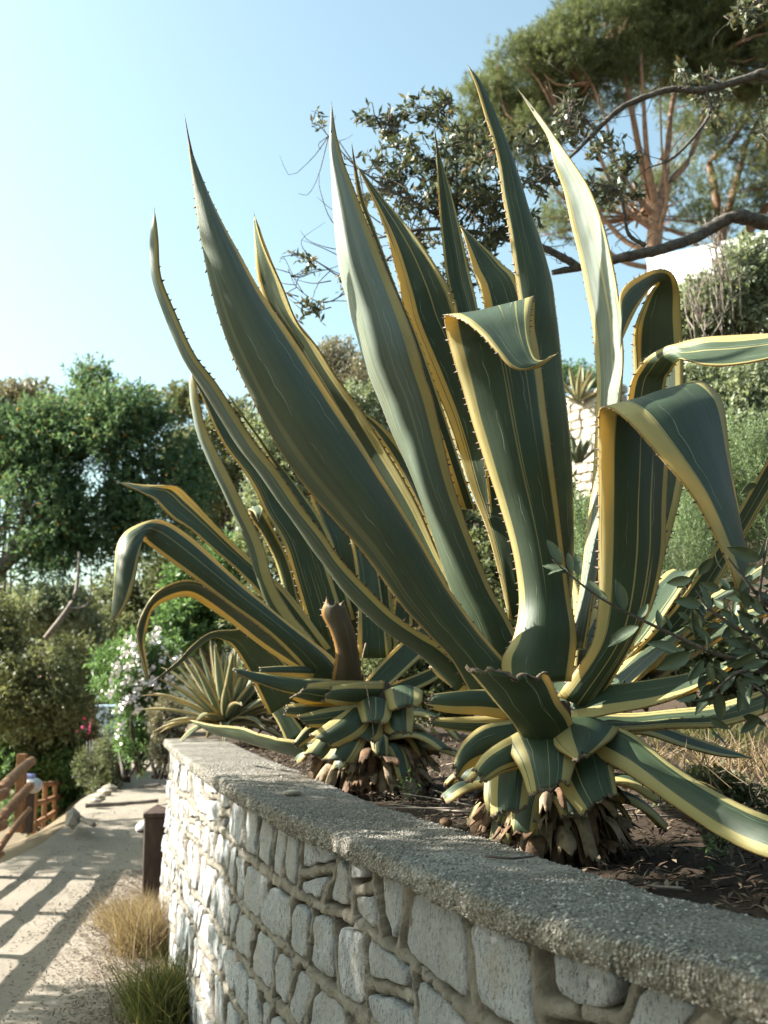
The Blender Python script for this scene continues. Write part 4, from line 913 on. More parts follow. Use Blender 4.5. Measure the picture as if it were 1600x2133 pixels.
# hillside shrubs behind the agaves
plant('brush_shrub', 'dry grey-brown shrub on the hillside, topmost between the tall leaves', 'shrub', px_blobs([(700, 770, 75, 60), (640, 790, 60, 55), (780, 800, 60, 70), (730, 830, 80, 60), (850, 880, 60, 80)], 15, .8), 'f_brush', 3400, 10, .14, .055, .022, 46, base=P(710, 1120, 15), gap=.05, gsc=2)
plant('grey_shrub', 'grey-green shrub on the hillside behind the biggest slanting leaf', 'shrub', px_blobs([(760, 870, 70, 70), (660, 900, 80, 70), (570, 930, 70, 80), (620, 1000, 90, 80), (740, 990, 80, 80), (560, 1080, 70, 80)], 13, .8), 'f_grey', 4200, 10, .12, .055, .026, 47, base=P(660, 1220, 13), gap=.15, gsc=2.2)
plant('dark_shrub', 'dark shrub behind the second agave, filling the gaps between its leaves', 'shrub', px_blobs([(620, 1150, 120, 100), (760, 1130, 110, 110), (700, 1260, 120, 100), (850, 1240, 110, 110), (560, 1300, 70, 80), (960, 1150, 90, 110), (880, 1060, 80, 90)], 9.5, .6), 'f_dark', 3600, 10, .15, .06, .03, 48, base=P(740, 1460, 9.5), gap=.1)
plant('dark_shrub', 'dark shrub behind the lower leaves of the nearest agave', 'shrub', px_blobs([(1040, 1180, 80, 110), (1120, 1080, 80, 110), (1010, 1330, 90, 80), (1240, 1250, 90, 90), (1220, 1120, 50, 60)], 7.6, .5), 'f_dark', 1800, 10, .12, .05, .026, 49, base=P(1060, 1440, 7.6), gap=.15)
plant('dark_shrub', 'low dark shrub on the soil between the second and third agaves', 'shrub', px_blobs([(560, 1440, 70, 60), (640, 1470, 60, 50), (500, 1450, 60, 50), (700, 1420, 60, 50)], 9.0, .6), 'f_dark', 1500, 10, .12, .05, .026, 57, base=P(590, 1540, 9.0), gap=.1)
plant('dark_shrub', 'low dark shrub on the soil between the two nearest agaves', 'shrub', px_blobs([(880, 1380, 70, 60), (960, 1390, 50, 50), (830, 1400, 50, 50), (920, 1450, 60, 40)], 6.6, .6), 'f_dark', 1300, 10, .10, .045, .024, 58, base=P(900, 1510, 6.6), gap=.1)
plant('dark_shrub', 'low dark shrub behind the lower right leaves of the nearest agave', 'shrub', px_blobs([(1330, 1350, 80, 60), (1440, 1370, 80, 60), (1540, 1390, 80, 60), (1640, 1390, 80, 60), (1280, 1420, 60, 50), (1390, 1300, 60, 50)], 6.0, .6), 'f_dark', 2600, 10, .09, .045, .022, 59, base=P(1450, 1480, 6.0), gap=.15)
plant('grey_shrub', 'low grey-green shrub on the slope between the rosemary and the pale shrubs', 'shrub', px_blobs([(1400, 1060, 60, 60), (1330, 1130, 50, 60), (1460, 960, 60, 50), (1380, 980, 50, 60), (1560, 1060, 80, 60)], 7.6, .6), 'f_olive', 2200, 10, .10, .045, .022, 60, base=P(1420, 1250, 7.6), gap=.15)
# right side
plant('grey_shrub', 'pale grey-green shrub at the right edge below the white building', 'shrub', px_blobs([(1420, 640, 45, 35), (1500, 625, 90, 55), (1570, 560, 70, 70), (1590, 610, 80, 70), (1450, 700, 60, 50), (1560, 720, 100, 70), (1640, 640, 80, 100)], 10.5, .7), 'f_grey', 4200, 10, .10, .05, .022, 51, base=P(1540, 1000, 10.5), gap=.18, gsc=2.6)
plant('grey_shrub', 'larger pale grey-green shrub at the right, behind the bent-over leaf', 'shrub', px_blobs([(1480, 800, 80, 60), (1580, 830, 110, 80), (1450, 880, 60, 60), (1530, 920, 110, 70), (1400, 830, 60, 60), (1640, 900, 80, 100), (1420, 960, 60, 50)], 9.0, .7), 'f_grey', 5200, 10, .10, .045, .020, 52, base=P(1520, 1100, 9), gap=.15, gsc=2.6)
plant('rosemary_shrub', 'upright bright green rosemary shrub at the right behind the bent leaf', 'shrub', px_blobs([(1450, 1060, 60, 130), (1520, 1000, 70, 110), (1590, 1030, 70, 150), (1420, 1160, 60, 110), (1500, 1180, 80, 110), (1650, 1100, 70, 150)], 6.4, .8), 'f_rosemary', 3800, 26, .17, .020, .0042, 53, base=P(1500, 1440, 6.4), gap=.12, upw=2.6, spread=.5, gsc=3, shell=.4)
plant('rosemary_shrub', 'small green rosemary seen through the gap left of the folded front leaf', 'shrub', px_blobs([(1215, 1120, 30, 70), (1225, 1200, 30, 60)], 6.2, .8), 'f_rosemary', 700, 24, .15, .020, .0042, 54, base=P(1215, 1330, 6.2), upw=2.6, spread=.5)
plant('dark_shrub', 'dark hedge on the hillside beside the far terrace wall', 'shrub', px_blobs([(1190, 785, 40, 25), (1240, 800, 40, 25), (1120, 800, 60, 40), (1040, 830, 60, 60)], 23, .7), 'f_evergreen', 900, 10, .2, .09, .04, 55, base=P(1190, 900, 23), gap=.05)
# lower left
plant('dark_shrub', 'tall dark olive shrub at the left edge above the wooden fence', 'shrub', px_blobs([(50, 1330, 90, 70), (110, 1400, 90, 70), (20, 1440, 90, 80), (120, 1490, 90, 60), (-50, 1350, 90, 120), (60, 1530, 90, 50), (180, 1520, 50, 60)], 17, .8), 'f_olive', 3600, 10, .26, .085, .032, 61, base=P(50, 1660, 17), gap=.35, gsc=1.6)
plant('grey_shrub', 'pale silvery shrub between the dark olive shrub and the white flowers', 'shrub', px_blobs([(160, 1330, 60, 50), (180, 1400, 60, 40), (130, 1270, 60, 40), (60, 1270, 70, 40), (160, 1450, 50, 35)], 20, .8), 'f_grey', 2300, 10, .2, .08, .036, 62, base=P(160, 1600, 20), gap=.2, gsc=2)
plant('green_shrub', 'bright green low shrub behind the wooden fence', 'shrub', px_blobs([(60, 1590, 80, 35), (130, 1575, 60, 35), (170, 1600, 40, 35), (10, 1600, 70, 40), (110, 1625, 70, 30), (60, 1680, 70, 40), (140, 1670, 50, 40)], 17.5, .8), 'f_bright', 3200, 10, .18, .08, .036, 63, base=P(100, 1730, 17.5), gap=.05)
OL, p, tw = plant('oleander_bush', 'oleander bush with white flowers beside the far end of the path', 'bush', px_blobs([(275, 1390, 50, 60), (300, 1450, 45, 50), (250, 1470, 40, 50), (320, 1380, 50, 50), (290, 1530, 40, 60), (235, 1400, 40, 40)], 13.5, .8), 'f_bright', 1500, 10, .16, .09, .022, 64, base=P(290, 1615, 13.5), gap=.2)
R = np.random.default_rng(8); sel = (p + tw * .16)[np.argsort(p[:, 1] + R.uniform(0, .5, len(p)))[:75]]
fc = np.repeat(sel, 9, 0) + R.normal(0, .022, (675, 3)) + np.array((0, -.05, .03)); v, f, a = leaves_at(fc, R.standard_normal((675, 3)), .055, .05, R)
tag(link('blossom', mesh('blossom', v, f, False, attr={'rnd': a}), M['f_flower'], OL), kind='stuff')
plant('brush_shrub', 'brown dry shrub by the path end, below the white oleander', 'shrub', px_blobs([(355, 1540, 25, 40), (350, 1500, 25, 30), (345, 1570, 15, 20)], 11.5, .8), 'f_brush', 900, 10, .12, .05, .015, 65, base=P(335, 1620, 11.5), gap=.1)
plant('dark_shrub', 'brown-green tangle by the gate posts', 'shrub', px_blobs([(200, 1600, 40, 40), (215, 1640, 30, 25), (225, 1560, 20, 40)], 15.5, .8), 'f_dark', 900, 10, .12, .05, .015, 66, base=P(205, 1670, 15.5), gap=.1)
BG, p, tw = plant('bougainvillea', 'magenta flowering spray beside the pale blue hut', 'bush', px_blobs([(180, 1525, 8, 22), (176, 1500, 6, 12)], 24, 1), 'f_magenta', 40, 8, .08, .07, .06, 67, base=P(178, 1570, 24), stems=3)
# backdrop of far shrubs closing the view under the trees
plant('dark_shrub', 'far shrub belt along the slope below the evergreen', 'shrub', px_blobs([(40, 1290, 120, 60), (200, 1290, 110, 60), (340, 1360, 100, 80), (120, 1420, 120, 80), (260, 1500, 110, 90), (20, 1560, 120, 60)], 30, .6), 'f_olive', 4200, 10, .35, .15, .06, 68, base=P(150, 1700, 30), gap=.1)

# reddish fallen trunk and grey limbs under the trees at the left
v, f = merge([tube([P(60, 1415, 21), P(160, 1425, 20.5), P(250, 1428, 20), P(330, 1400, 19.5)], [.10, .11, .10, .07], None, 8, 16, .06), tube([P(180, 1425, 20.4), P(190, 1470, 20), P(200, 1540, 20)], .08, .05, 7, 8)])
o = tag(link('leaning_trunk', mesh('leaning_trunk', v, f), M['barkpine']), 'reddish leaning tree trunk lying across behind the white oleander', 'trunk')
v, f = merge([tube([P(95, 1330, 18.6), P(140, 1270, 18.6), P(160, 1225, 18.6), P(165, 1150, 18.6)], .05, .02, 6, 12), tube([P(140, 1268, 18.6), P(185, 1255, 18.6), P(190, 1170, 18.6)], .025, .01, 6, 10)])
tag(link('bare_branch', mesh('bare_branch', v, f), M['barkpale']), 'forked pale bare branch below the evergreen crown', 'branch')

# ------------------------------------------------------------------ stone pines, upper right
def pine(label, tp, forks, blobs, Y, n, seed, tr=.25):
    o = empty('pine_tree', tuple(tp[0]), label, 'tree', 'stone pines on the hill')
    v, f = tube(tp, tr, tr * .75, 10, 16, .05, seed); link('trunk', mesh('trunk', v, f), M['barkpine'], o)
    R = np.random.default_rng(seed)
    for fk in forks:
        pts = [P(x, y, Y + d) for x, y, d in fk[1]]
        v, f = tube(pts, fk[0] * .82, fk[0] * .25, 8, 18, .07, seed); link('limb', mesh('limb', v, f), M['barkpine'], o)
    v, f, a, p, tw = crown(blobs, n, 30, .30, .15, .016, seed, gap=.28, gsc=1.5, upw=.9, shell=.36, spread=.5)
    link('crown', mesh('crown', v, f, False, attr={'rnd': a}), M['f_pine'], o)
    prt = []
    ends = [P(*fk[1][-1][:2], Y + fk[1][-1][2]) for fk in forks]
    for k in range(130):
        e = p[R.integers(len(p))]; s = min(ends, key=lambda q: np.linalg.norm(q - e)); m = s * .5 + e * .5 + R.standard_normal(3) * .25 - np.array((0, 0, .2))
        prt.append(tube([s, m, e], .045, .012, 5, 7))
    v, f = merge(prt); tag(link('twigs', mesh('twigs', v, f), M['barkpine'], o), kind='stuff')
    return o
YP = 30
pb = px_blobs([(1080, 170, 110, 75), (1010, 225, 60, 55), (1180, 130, 100, 90), (1250, 60, 110, 80), (1350, 40, 120, 80), (1450, 60, 120, 90), (1560, 50, 110, 90), (1150, 230, 100, 70), (1270, 170, 100, 60), (1390, 130, 110, 60), (1500, 150, 90, 60), (1660, 90, 110, 90), (1000, 300, 60, 60), (1090, 290, 70, 50), (1310, -40, 130, 60), (1500, -50, 130, 60), (960, 370, 60, 50), (1600, 170, 80, 50)], YP, 1.2)
pine('big stone pine with a wide green crown and fanning red-brown limbs', [P(1362, 900, YP), P(1362, 560, YP), P(1366, 470, YP), P(1372, 420, YP)],
     [(.16, [(1366, 440, 0), (1350, 400, 0), (1335, 330, -.3), (1318, 240, -.5), (1300, 150, -.6), (1285, 90, -.6)]),
      (.17, [(1372, 425, 0), (1385, 370, .2), (1392, 300, .4), (1400, 220, .6), (1420, 120, .8)]),
      (.14, [(1368, 430, 0), (1352, 360, -.4), (1345, 290, -.6), (1340, 200, -1.0), (1335, 110, -1.2)]),
      (.15, [(1380, 420, 0), (1395, 380, .2), (1430, 340, .3), (1455, 280, .5), (1470, 210, .5), (1490, 120, .4)]),
      (.10, [(1362, 450, 0), (1320, 400, -.6), (1280, 330, -1), (1262, 250, -1.2), (1230, 170, -1.2)]),
      (.10, [(1362, 480, 0), (1300, 430, -.5), (1250, 330, -1), (1220, 280, -1), (1160, 240, -1)]),
      (.11, [(1362, 530, 0), (1300, 500, .4), (1240, 440, .6), (1180, 420, .9), (1120, 330, 1.2), (1100, 250, 1.2)]),
      (.10, [(1362, 560, 0), (1290, 540, -.4), (1210, 470, -.8), (1180, 400, -1.2), (1105, 260, -1.2)]),
      (.09, [(1368, 500, 0), (1385, 440, -.5), (1390, 400, -.8), (1380, 330, -1.2), (1375, 200, -1.5)])],
     pb, YP, 16000, 71)
YQ = 36
qb = px_blobs([(1480, 300, 100, 70), (1570, 270, 110, 80), (1650, 330, 110, 100), (1420, 400, 80, 60), (1530, 410, 90, 50), (1290, 400, 90, 50), (1200, 440, 80, 50), (1440, 230, 80, 50), (1150, 480, 70, 40), (1480, 470, 80, 40)], YQ, 1.0)
pine('second stone pine behind, darker, with leaning crooked limbs at the right edge', [P(1510, 900, YQ), P(1490, 600, YQ), P(1505, 520, YQ)],
     [(.20, [(1505, 540, 0), (1500, 460, 0), (1485, 370, 0), (1480, 335, 0), (1520, 300, 0), (1570, 220, 0), (1600, 150, 0)]),
      (.18, [(1500, 500, 0), (1520, 430, .4), (1545, 340, .6), (1560, 290, .8), (1610, 190, 1)]),
      (.30, [(1505, 560, .5), (1560, 480, .5), (1610, 420, .5), (1680, 350, .5)]),
      (.1, [(1500, 560, 0), (1440, 500, 0), (1400, 480, -.5), (1330, 450, -.5)])], qb, YQ, 3600, 72, .3)

# ------------------------------------------------------------------ overhanging oak-like tree
YO = 5.6
OT = empty('overhanging_tree', tuple(P(1840, 1330, YO)), 'small-leaved tree reaching in from the right edge with a dark bare bough', 'tree')
v, f = tube([P(1850, 1330, YO), P(1830, 900, YO), P(1790, 650, YO), P(1740, 520, YO)], [.14, .12, .10, .08], None, 10, 20, .05); link('trunk', mesh('trunk', v, f), M['bark'], OT)
boughs = [([(1745, 530, 0), (1650, 470, 0), (1590, 462, 0), (1530, 452, -.05), (1480, 475, -.05), (1440, 498, -.1), (1380, 518, -.1), (1330, 530, -.1), (1240, 550, -.1), (1150, 568, -.1)], [.055, .046, .040, .038, .033, .029, .028, .027, .021, .014]),
          ([(1205, 556, -.1), (1170, 535, -.1), (1120, 512, -.1), (1040, 495, -.1), (960, 480, -.1), (880, 478, -.1), (790, 495, -.1)], [.022, .020, .018, .015, .012, .009, .005]),
          ([(1780, 640, 0), (1720, 260, -.1), (1600, 160, -.2), (1560, 162, -.2), (1470, 187, -.2), (1400, 186, -.2), (1350, 200, -.2), (1290, 228, -.2), (1240, 275, -.2), (1190, 325, -.2), (1120, 380, -.2)], [.05, .034, .022, .020, .019, .017, .016, .015, .012, .009, .004]),
          ([(1470, 187, -.2), (1480, 230, -.2), (1450, 280, -.2), (1400, 330, -.2), (1350, 350, -.2)], [.012, .010, .008, .006, .003]),
          ([(1345, 512, -.1), (1310, 488, -.1), (1300, 440, -.15), (1290, 400, -.15), (1240, 380, -.2)], [.012, .010, .008, .006, .003]),
          ([(1120, 512, -.1), (1020, 430, 0), (950, 380, 0), (880, 330, 0), (830, 280, 0), (780, 240, 0)], [.014, .011, .009, .007, .005, .003]),
          ([(1040, 495, -.1), (960, 420, .1), (950, 330, .1), (930, 260, .1), (920, 200, .1)], [.010, .008, .006, .005, .003]),
          ([(960, 480, -.1), (880, 430, -.2), (820, 400, -.2), (740, 345, -.2), (690, 290, -.2), (660, 255, -.2)], [.009, .007, .006, .004, .003, .0015]),
          ([(880, 478, -.1), (780, 560, .0), (720, 580, 0), (660, 545, 0), (620, 530, 0)], [.008, .006, .004, .003, .0015]),
          ([(780, 560, 0), (720, 610, .1), (670, 630, .1), (620, 600, .1), (600, 560, .1)], [.005, .004, .003, .002, .0012]),
          ([(1240, 275, -.2), (1200, 220, -.2), (1190, 205, -.2)], [.006, .004, .002]),
          ([(1750, 300, -.6), (1640, 40, -.6), (1590, -10, -.6), (1560, -40, -.6)], [.02, .014, .010, .006]),
          ([(1720, 500, -.3), (1640, 330, -.3), (1600, 290, -.3), (1575, 270, -.3)], [.012, .008, .005, .003])]
for pts, rr in boughs:
    v, f = tube([P(x, y, YO + d) for x, y, d in pts], rr, None, 8, len(pts) * 6, .10, len(pts)); link('bough', mesh('bough', v, f), M['bark'], OT)
OB = [(880, 240, 60, 50), (810, 260, 40, 40), (930, 210, 45, 30), (800, 330, 60, 50), (890, 340, 80, 60), (960, 290, 50, 60), (830, 420, 70, 50), (930, 430, 80, 60), (1010, 400, 70, 70), (1030, 300, 50, 50), (1110, 300, 60, 45), (1180, 280, 50, 50), (1130, 370, 60, 50), (1190, 215, 35, 25), (1250, 300, 50, 40), (1290, 400, 50, 40), (1240, 400, 45, 35), (760, 250, 22, 22), (640, 545, 32, 20), (655, 640, 30, 18), (668, 250, 16, 10), (1440, 175, 40, 45), (1500, 165, 50, 35), (1410, 150, 30, 35), (1560, 25, 45, 35), (1585, 270, 22, 50), (1060, 470, 70, 40), (870, 520, 60, 50), (960, 560, 60, 40), (1000, 520, 50, 40), (1300, 340, 40, 30), (720, 580, 40, 20), (1480, 240, 30, 35)]
R = np.random.default_rng(17); ob = px_blobs(OB, YO, 1.0, .35, 5); area = np.array([b[2] * b[3] for b in OB], float) ** .95; area /= area.sum()
nc = 640; pk = R.choice(len(ob), nc, p=area); B = np.array(ob)[pk]; d = R.standard_normal((nc, 3)); d /= np.linalg.norm(d, axis=1)[:, None]
pc = B[:, :3] + d * (R.uniform(0, 1, nc) ** .45)[:, None] * B[:, 3:6]
bpts = np.concatenate([catmull([P(x, y, YO + dd) for x, y, dd in pts], 60) for pts, rr in boughs[1:]])
prt = []; LC, LD = [], []
for q in pc:
    dist = np.linalg.norm(bpts - q, axis=1); b0 = bpts[np.argmin(dist + R.uniform(0, .12, len(bpts)))]
    if dist.min() > .22: b0 = q + R.standard_normal(3) * .03
    m = b0 * .5 + q * .5 + R.standard_normal(3) * .03; prt.append(tube([b0, m, q], .0035, .0012, 4, 6))
    tdv = q - m; tdv /= np.linalg.norm(tdv) + 1e-9
    for k in range(R.integers(7, 13)):
        LC.append(q - tdv * R.uniform(-.01, .07)); LD.append(tdv * .6 + R.standard_normal(3) * .75 + np.array((0, 0, .25)))
for k in range(150):      # bare twigs
    b0 = bpts[R.integers(len(bpts))]; e = b0 + R.standard_normal(3) * np.array((.12, .06, .10)); m = (b0 + e) / 2 + R.standard_normal(3) * .02
    prt.append(tube([b0, m, e, e + R.standard_normal(3) * .04], .0028, .001, 4, 8))
for pts in ([(800, 470), (740, 430), (700, 440), (660, 410)], [(790, 495), (720, 520), (650, 505), (625, 480)], [(690, 585), (650, 590), (610, 580)], [(740, 345), (710, 300), (690, 270), (700, 240)], [(790, 500), (700, 470), (668, 400), (665, 360)], [(690, 640), (640, 650), (600, 620)], [(760, 560), (680, 520), (630, 500)]):
    prt.append(tube([P(x, y, YO) for x, y in pts], .004, .001, 4, 14))
v, f = merge(prt); tag(link('twigs', mesh('twigs', v, f), M['bark'], OT), kind='stuff')
LC, LD = np.array(LC), np.array(LD)
def leaf_mesh(name, ln, wd, seed, cup=.25):
    R = np.random.default_rng(seed); n = 7; t = np.linspace(0, 1, n); w = wd * np.sin(np.pi * np.clip(t, .02, .985) ** .85) ** .8 / 2; w[0] = wd * .04; w[-1] = wd * .02
    bend = -.18 * ln * t ** 2; V, F, uvs = [], [], []
    for i in range(n):
        for k, s in enumerate((-1, 0, 1)):
            V.append((s * w[i], t[i] * ln, bend[i] + abs(s) * w[i] * cup + R.normal(0, .0006)))
    for i in range(n - 1):
        for k in range(2):
            a = i * 3 + k; F.append((a, a + 1, a + 4, a + 3))
    V = np.array(V); nv = len(V); V2 = V - np.array((0, 0, .0007)); F2 = [tuple(j + nv for j in q[::-1]) for q in F]
    edge = [i * 3 for i in range(n)] + [i * 3 + 2 for i in range(n - 1, -1, -1)]
    for a, b in zip(edge, edge[1:] + edge[:1]): F2.append((b, a, a + nv, b + nv))
    r = np.full(2 * nv, R.uniform(.1, .75))
    return mesh(name, np.concatenate([V, V2]), F + F2, True, attr={'rnd': r})
from mathutils import Matrix
def orient(o, parent, pos, d, up=(0, 0, 1), scale=1.0, roll=0.0):
    d = Vector(d).normalized(); u = Vector(up); x = d.cross(u)
    if x.length < .05: x = d.cross(Vector((1, 0, 0)))
    x.normalize(); z = x.cross(d)
    m = Matrix((x, d, z)).transposed().to_4x4() @ Matrix.Rotation(roll, 4, 'Y')
    l = Vector((0, 0, 0)); p = parent
    while p is not None: l += p.location; p = p.parent
    o.parent = parent; o.matrix_local = Matrix.Translation(Vector(pos) - l) @ m @ Matrix.Diagonal((scale, scale, scale, 1))
oakleaf = [leaf_mesh('oak_leaf', .052, .019, k) for k in range(6)]
for m_ in oakleaf: m_.materials.append(M['f_oak'])
idx = R.permutation(len(LC)); nL = 280
for i in idx[:nL]:
    o = bpy.data.objects.new('leaf', oakleaf[i % 6]); COL.objects.link(o); orient(o, OT, LC[i], LD[i], R.standard_normal(3), R.uniform(.75, 1.25))
v, f, a = leaves_at(LC[idx[nL:]], LD[idx[nL:]], .050, .018, R, .2)
tag(link('foliage', mesh('foliage', v, f, False, attr={'rnd': np.where(R.uniform(0, 1, len(a) // 4).repeat(4) < .12, 1.0, np.clip(a, 0, .75))}), M['f_oak'], OT), kind='stuff')

# ------------------------------------------------------------------ broad-leaved shrub in the right foreground
YS = 2.52
M['f_shrub'] = m_foliage('f_shrub', (.06, .088, .058), (.135, .175, .10), (.28, .21, .08), .2, .45, .4)
M['f_young'] = m_foliage('f_young', (.12, .16, .10), (.18, .22, .14), (.2, .2, .14), .25, .6, .3)
SH = empty('evergreen_shrub', tuple(P(1680, 1750, YS)), 'dark leathery-leaved shrub poking in at the lower right, one twig crossing the nearest agave', 'shrub')
tw_ = [([(1680, 1750, .25), (1660, 1500, .15), (1600, 1400, .05), (1490, 1362, 0), (1420, 1330, 0), (1330, 1288, 0), (1250, 1245, 0), (1190, 1200, 0), (1150, 1165, 0)], [.008, .007, .006, .0045, .004, .0033, .0028, .0022, .0012]),
       ([(1660, 1500, .15), (1620, 1300, .05), (1570, 1230, 0), (1530, 1180, 0), (1515, 1160, 0)], [.006, .005, .004, .003, .002]),
       ([(1600, 1400, .05), (1560, 1330, -.02), (1480, 1270, -.02), (1450, 1230, -.02)], [.005, .004, .003, .002]),
       ([(1600, 1400, .05), (1540, 1400, -.02), (1490, 1440, -.02), (1488, 1460, -.02)], [.005, .004, .003, .002]),
       ([(1660, 1500, .15), (1600, 1450, -.02), (1560, 1420, -.03)], [.005, .004, .002]),
       ([(1620, 1300, .05), (1585, 1250, .0), (1590, 1180, 0), (1600, 1120, 0)], [.005, .004, .003, .002]),
       ([(1610, 1380, 0), (1600, 1340, -.05), (1560, 1300, -.05)], [.005, .004, .002])]
for pts, rr in tw_:
    v, f = tube([P(x, y, YS + d) for x, y, d in pts], rr, None, 6, len(pts) * 5, .08); link('twig', mesh('twig', v, f), M['bark'], SH)
sleaf = [leaf_mesh('shrub_leaf', .062, .026, 30 + k, .3) for k in range(7)]
for m_ in sleaf: m_.materials.append(M['f_shrub'])
yleaf = [leaf_mesh('young_leaf', .042, .017, 50 + k, .3) for k in range(3)]
for m_ in yleaf: m_.materials.append(M['f_young'])
def sl_(x0, y0, x1, y1, dd=0.0, roll=None, me=None, up=(0, -1, .3)):
    a = P(x0, y0, YS + dd); b = P(x1, y1, YS + dd - R.uniform(-.02, .03)); d = b - a
    o = bpy.data.objects.new('leaf', me or sleaf[R.integers(7)]); COL.objects.link(o)
    base_len = .042 if me in yleaf else .062
    orient(o, SH, a, d, up, np.linalg.norm(d) / base_len, R.uniform(-.9, .9) if roll is None else roll)
for q in [(1300, 1272, 1290, 1207), (1330, 1305, 1262, 1340), (1415, 1358, 1350, 1332), (1440, 1360, 1370, 1395), (1450, 1330, 1448, 1270), (1440, 1370, 1452, 1405), (1465, 1375, 1440, 1420), (1398, 1312, 1388, 1280), (1375, 1310, 1372, 1268),
          (1490, 1440, 1445, 1482), (1492, 1440, 1507, 1504), (1488, 1435, 1475, 1465), (1585, 1165, 1517, 1143), (1575, 1175, 1550, 1200), (1580, 1165, 1600, 1130), (1560, 1250, 1510, 1240), (1520, 1230, 1500, 1200),
          (1470, 1280, 1440, 1240), (1480, 1270, 1465, 1215), (1460, 1260, 1410, 1250), (1540, 1300, 1505, 1270), (1530, 1290, 1535, 1345), (1500, 1300, 1470, 1305), (1560, 1330, 1520, 1340), (1575, 1360, 1520, 1395), (1545, 1400, 1600, 1370),
          (1520, 1420, 1480, 1400), (1530, 1400, 1500, 1440), (1560, 1420, 1540, 1480), (1590, 1430, 1600, 1490), (1500, 1380, 1470, 1420), (1490, 1390, 1530, 1420), (1590, 1280, 1560, 1240), (1600, 1230, 1560, 1210), (1480, 1340, 1450, 1300)]:
    sl_(*q)
for q in [(1185, 1195, 1132, 1170), (1180, 1185, 1140, 1190), (1170, 1175, 1143, 1122), (1190, 1190, 1185, 1150), (1250, 1245, 1225, 1205), (1265, 1250, 1240, 1225), (1205, 1200, 1200, 1150), (1330, 1290, 1350, 1255)]:
    sl_(*q, me=yleaf[R.integers(3)])
for k in range(125):
    x, y = R.normal(1560, 62), R.normal(1330, 95)
    if x < 1400 or x > 1720: continue
    an = R.uniform(0, 6.28); l = R.uniform(35, 62); sl_(x, y, x + l * math.cos(an), y + l * math.sin(an) * .8, R.uniform(-.05, .22), me=None if R.random() < .85 else yleaf[R.integers(3)], up=R.standard_normal(3))

# ------------------------------------------------------------------ fence, bollard, gate, far structures
FN = empty('wooden_fence', tuple(Pz(6, 1800, 0)), 'nearer brown post-and-rail fence at the left edge of the path', 'fence')
fy = [3.2, 4.5, 5.8, 7.1, 8.4, 9.75, 12.1]; fx = [-2.95, -2.93, -2.98, -3.08, -3.2, -3.30, -3.80]
def fz(y): return float(z_path(np.array(-3.2), np.array(y)))
for k, (x, y) in enumerate(zip(fx, fy)):
    v, f = box((x, y, fz(y) + .36), (.10 if k != 5 else .12, .09, .80), .1, .008); link('post', mesh('post', v, f, False), M['wood'], FN)
for hgt, rr in ((.69, .055), (.43, .050), (.19, .032)):
    for k in range(len(fx) - 1):
        a = np.array((fx[k] + .07, fy[k] - .1, fz(fy[k]) + hgt)); b = np.array((fx[k + 1] + .07, fy[k + 1] + .1, fz(fy[k + 1]) + hgt - .01)); m = (a + b) / 2 + np.array((0, 0, .012))
        v, f = tube([a, m, b], rr, rr * .9, 9, 8, .04, k); link('rail', mesh('rail', v, f), M['wood'], FN)
FF = empty('wooden_fence', tuple(P(70, 1735, 14.5)), 'farther low brown rail fence curving away from the lamp post', 'fence')
fp = [(72, 1736, 1630, 14.0), (93, 1722, 1632, 15.0), (114, 1706, 1630, 16.5), (137, 1692, 1628, 18), (160, 1684, 1627, 19.5), (172, 1680, 1626, 21), (184, 1676, 1626, 22)]
for x, yb, yt, Yd in fp:
    a, b = P(x, yb + 6, Yd), P(x, yt, Yd); v, f = box((a + b) / 2, (.055, .05, float(b[2] - a[2])), 0, .006); link('post', mesh('post', v, f, False), M['wood'], FF)
for fr_ in (.02, .42, .82):
    for (x, yb, yt, Yd), (x2, yb2, yt2, Yd2) in zip(fp[:-1], fp[1:]):
        a = P(x, yt + (yb - yt) * fr_, Yd - .06); b = P(x2, yt2 + (yb2 - yt2) * fr_, Yd2 - .06); v, f = tube([a, b], .036, .034, 8, 4, .05); link('rail', mesh('rail', v, f), M['wood'], FF)
LP = empty('lamp_post', tuple(P(60, 1735, 12.6)), 'dark post with a grey rounded lamp head beside the fence', 'lamp')
a = P(58, 1735, 12.6); b = P(58, 1640, 12.6)
v, f = box((a + b) / 2, (.13, .12, float(b[2] - a[2])), .2, .01); link('post', mesh('post', v, f, False), M['darkwood'], LP)
v, f = rock(P(66, 1637, 12.5), (.105, .10, .085), 1, 3, 1); 
import bmesh
bm = bmesh.new(); bmesh.ops.create_uvsphere(bm, u_segments=20, v_segments=12, radius=1); v = np.array([q.co[:] for q in bm.verts]) * (.115, .10, .085) + P(67, 1636, 12.5); f = [tuple(q.index for q in g.verts) for g in bm.faces]; bm.free()
link('lamp_head', mesh('lamp_head', v, f), M['metal'], LP)
for k in range(5):
    q = P(58 + k * 4.5, 1634, 12.5); v, f = box((q[0], q[1] - .095 + abs(k - 2) * .012, q[2]), (.010, .02, .06), 0, 0); link('vent_slot', mesh('vent_slot', v, f, False), M['darkmetal'], LP)
q = P(61, 1617, 12.5); v, f = box(q, (.115, .10, .05), 0, .012); link('cap', mesh('cap', v, f, False), M['violet'], LP)

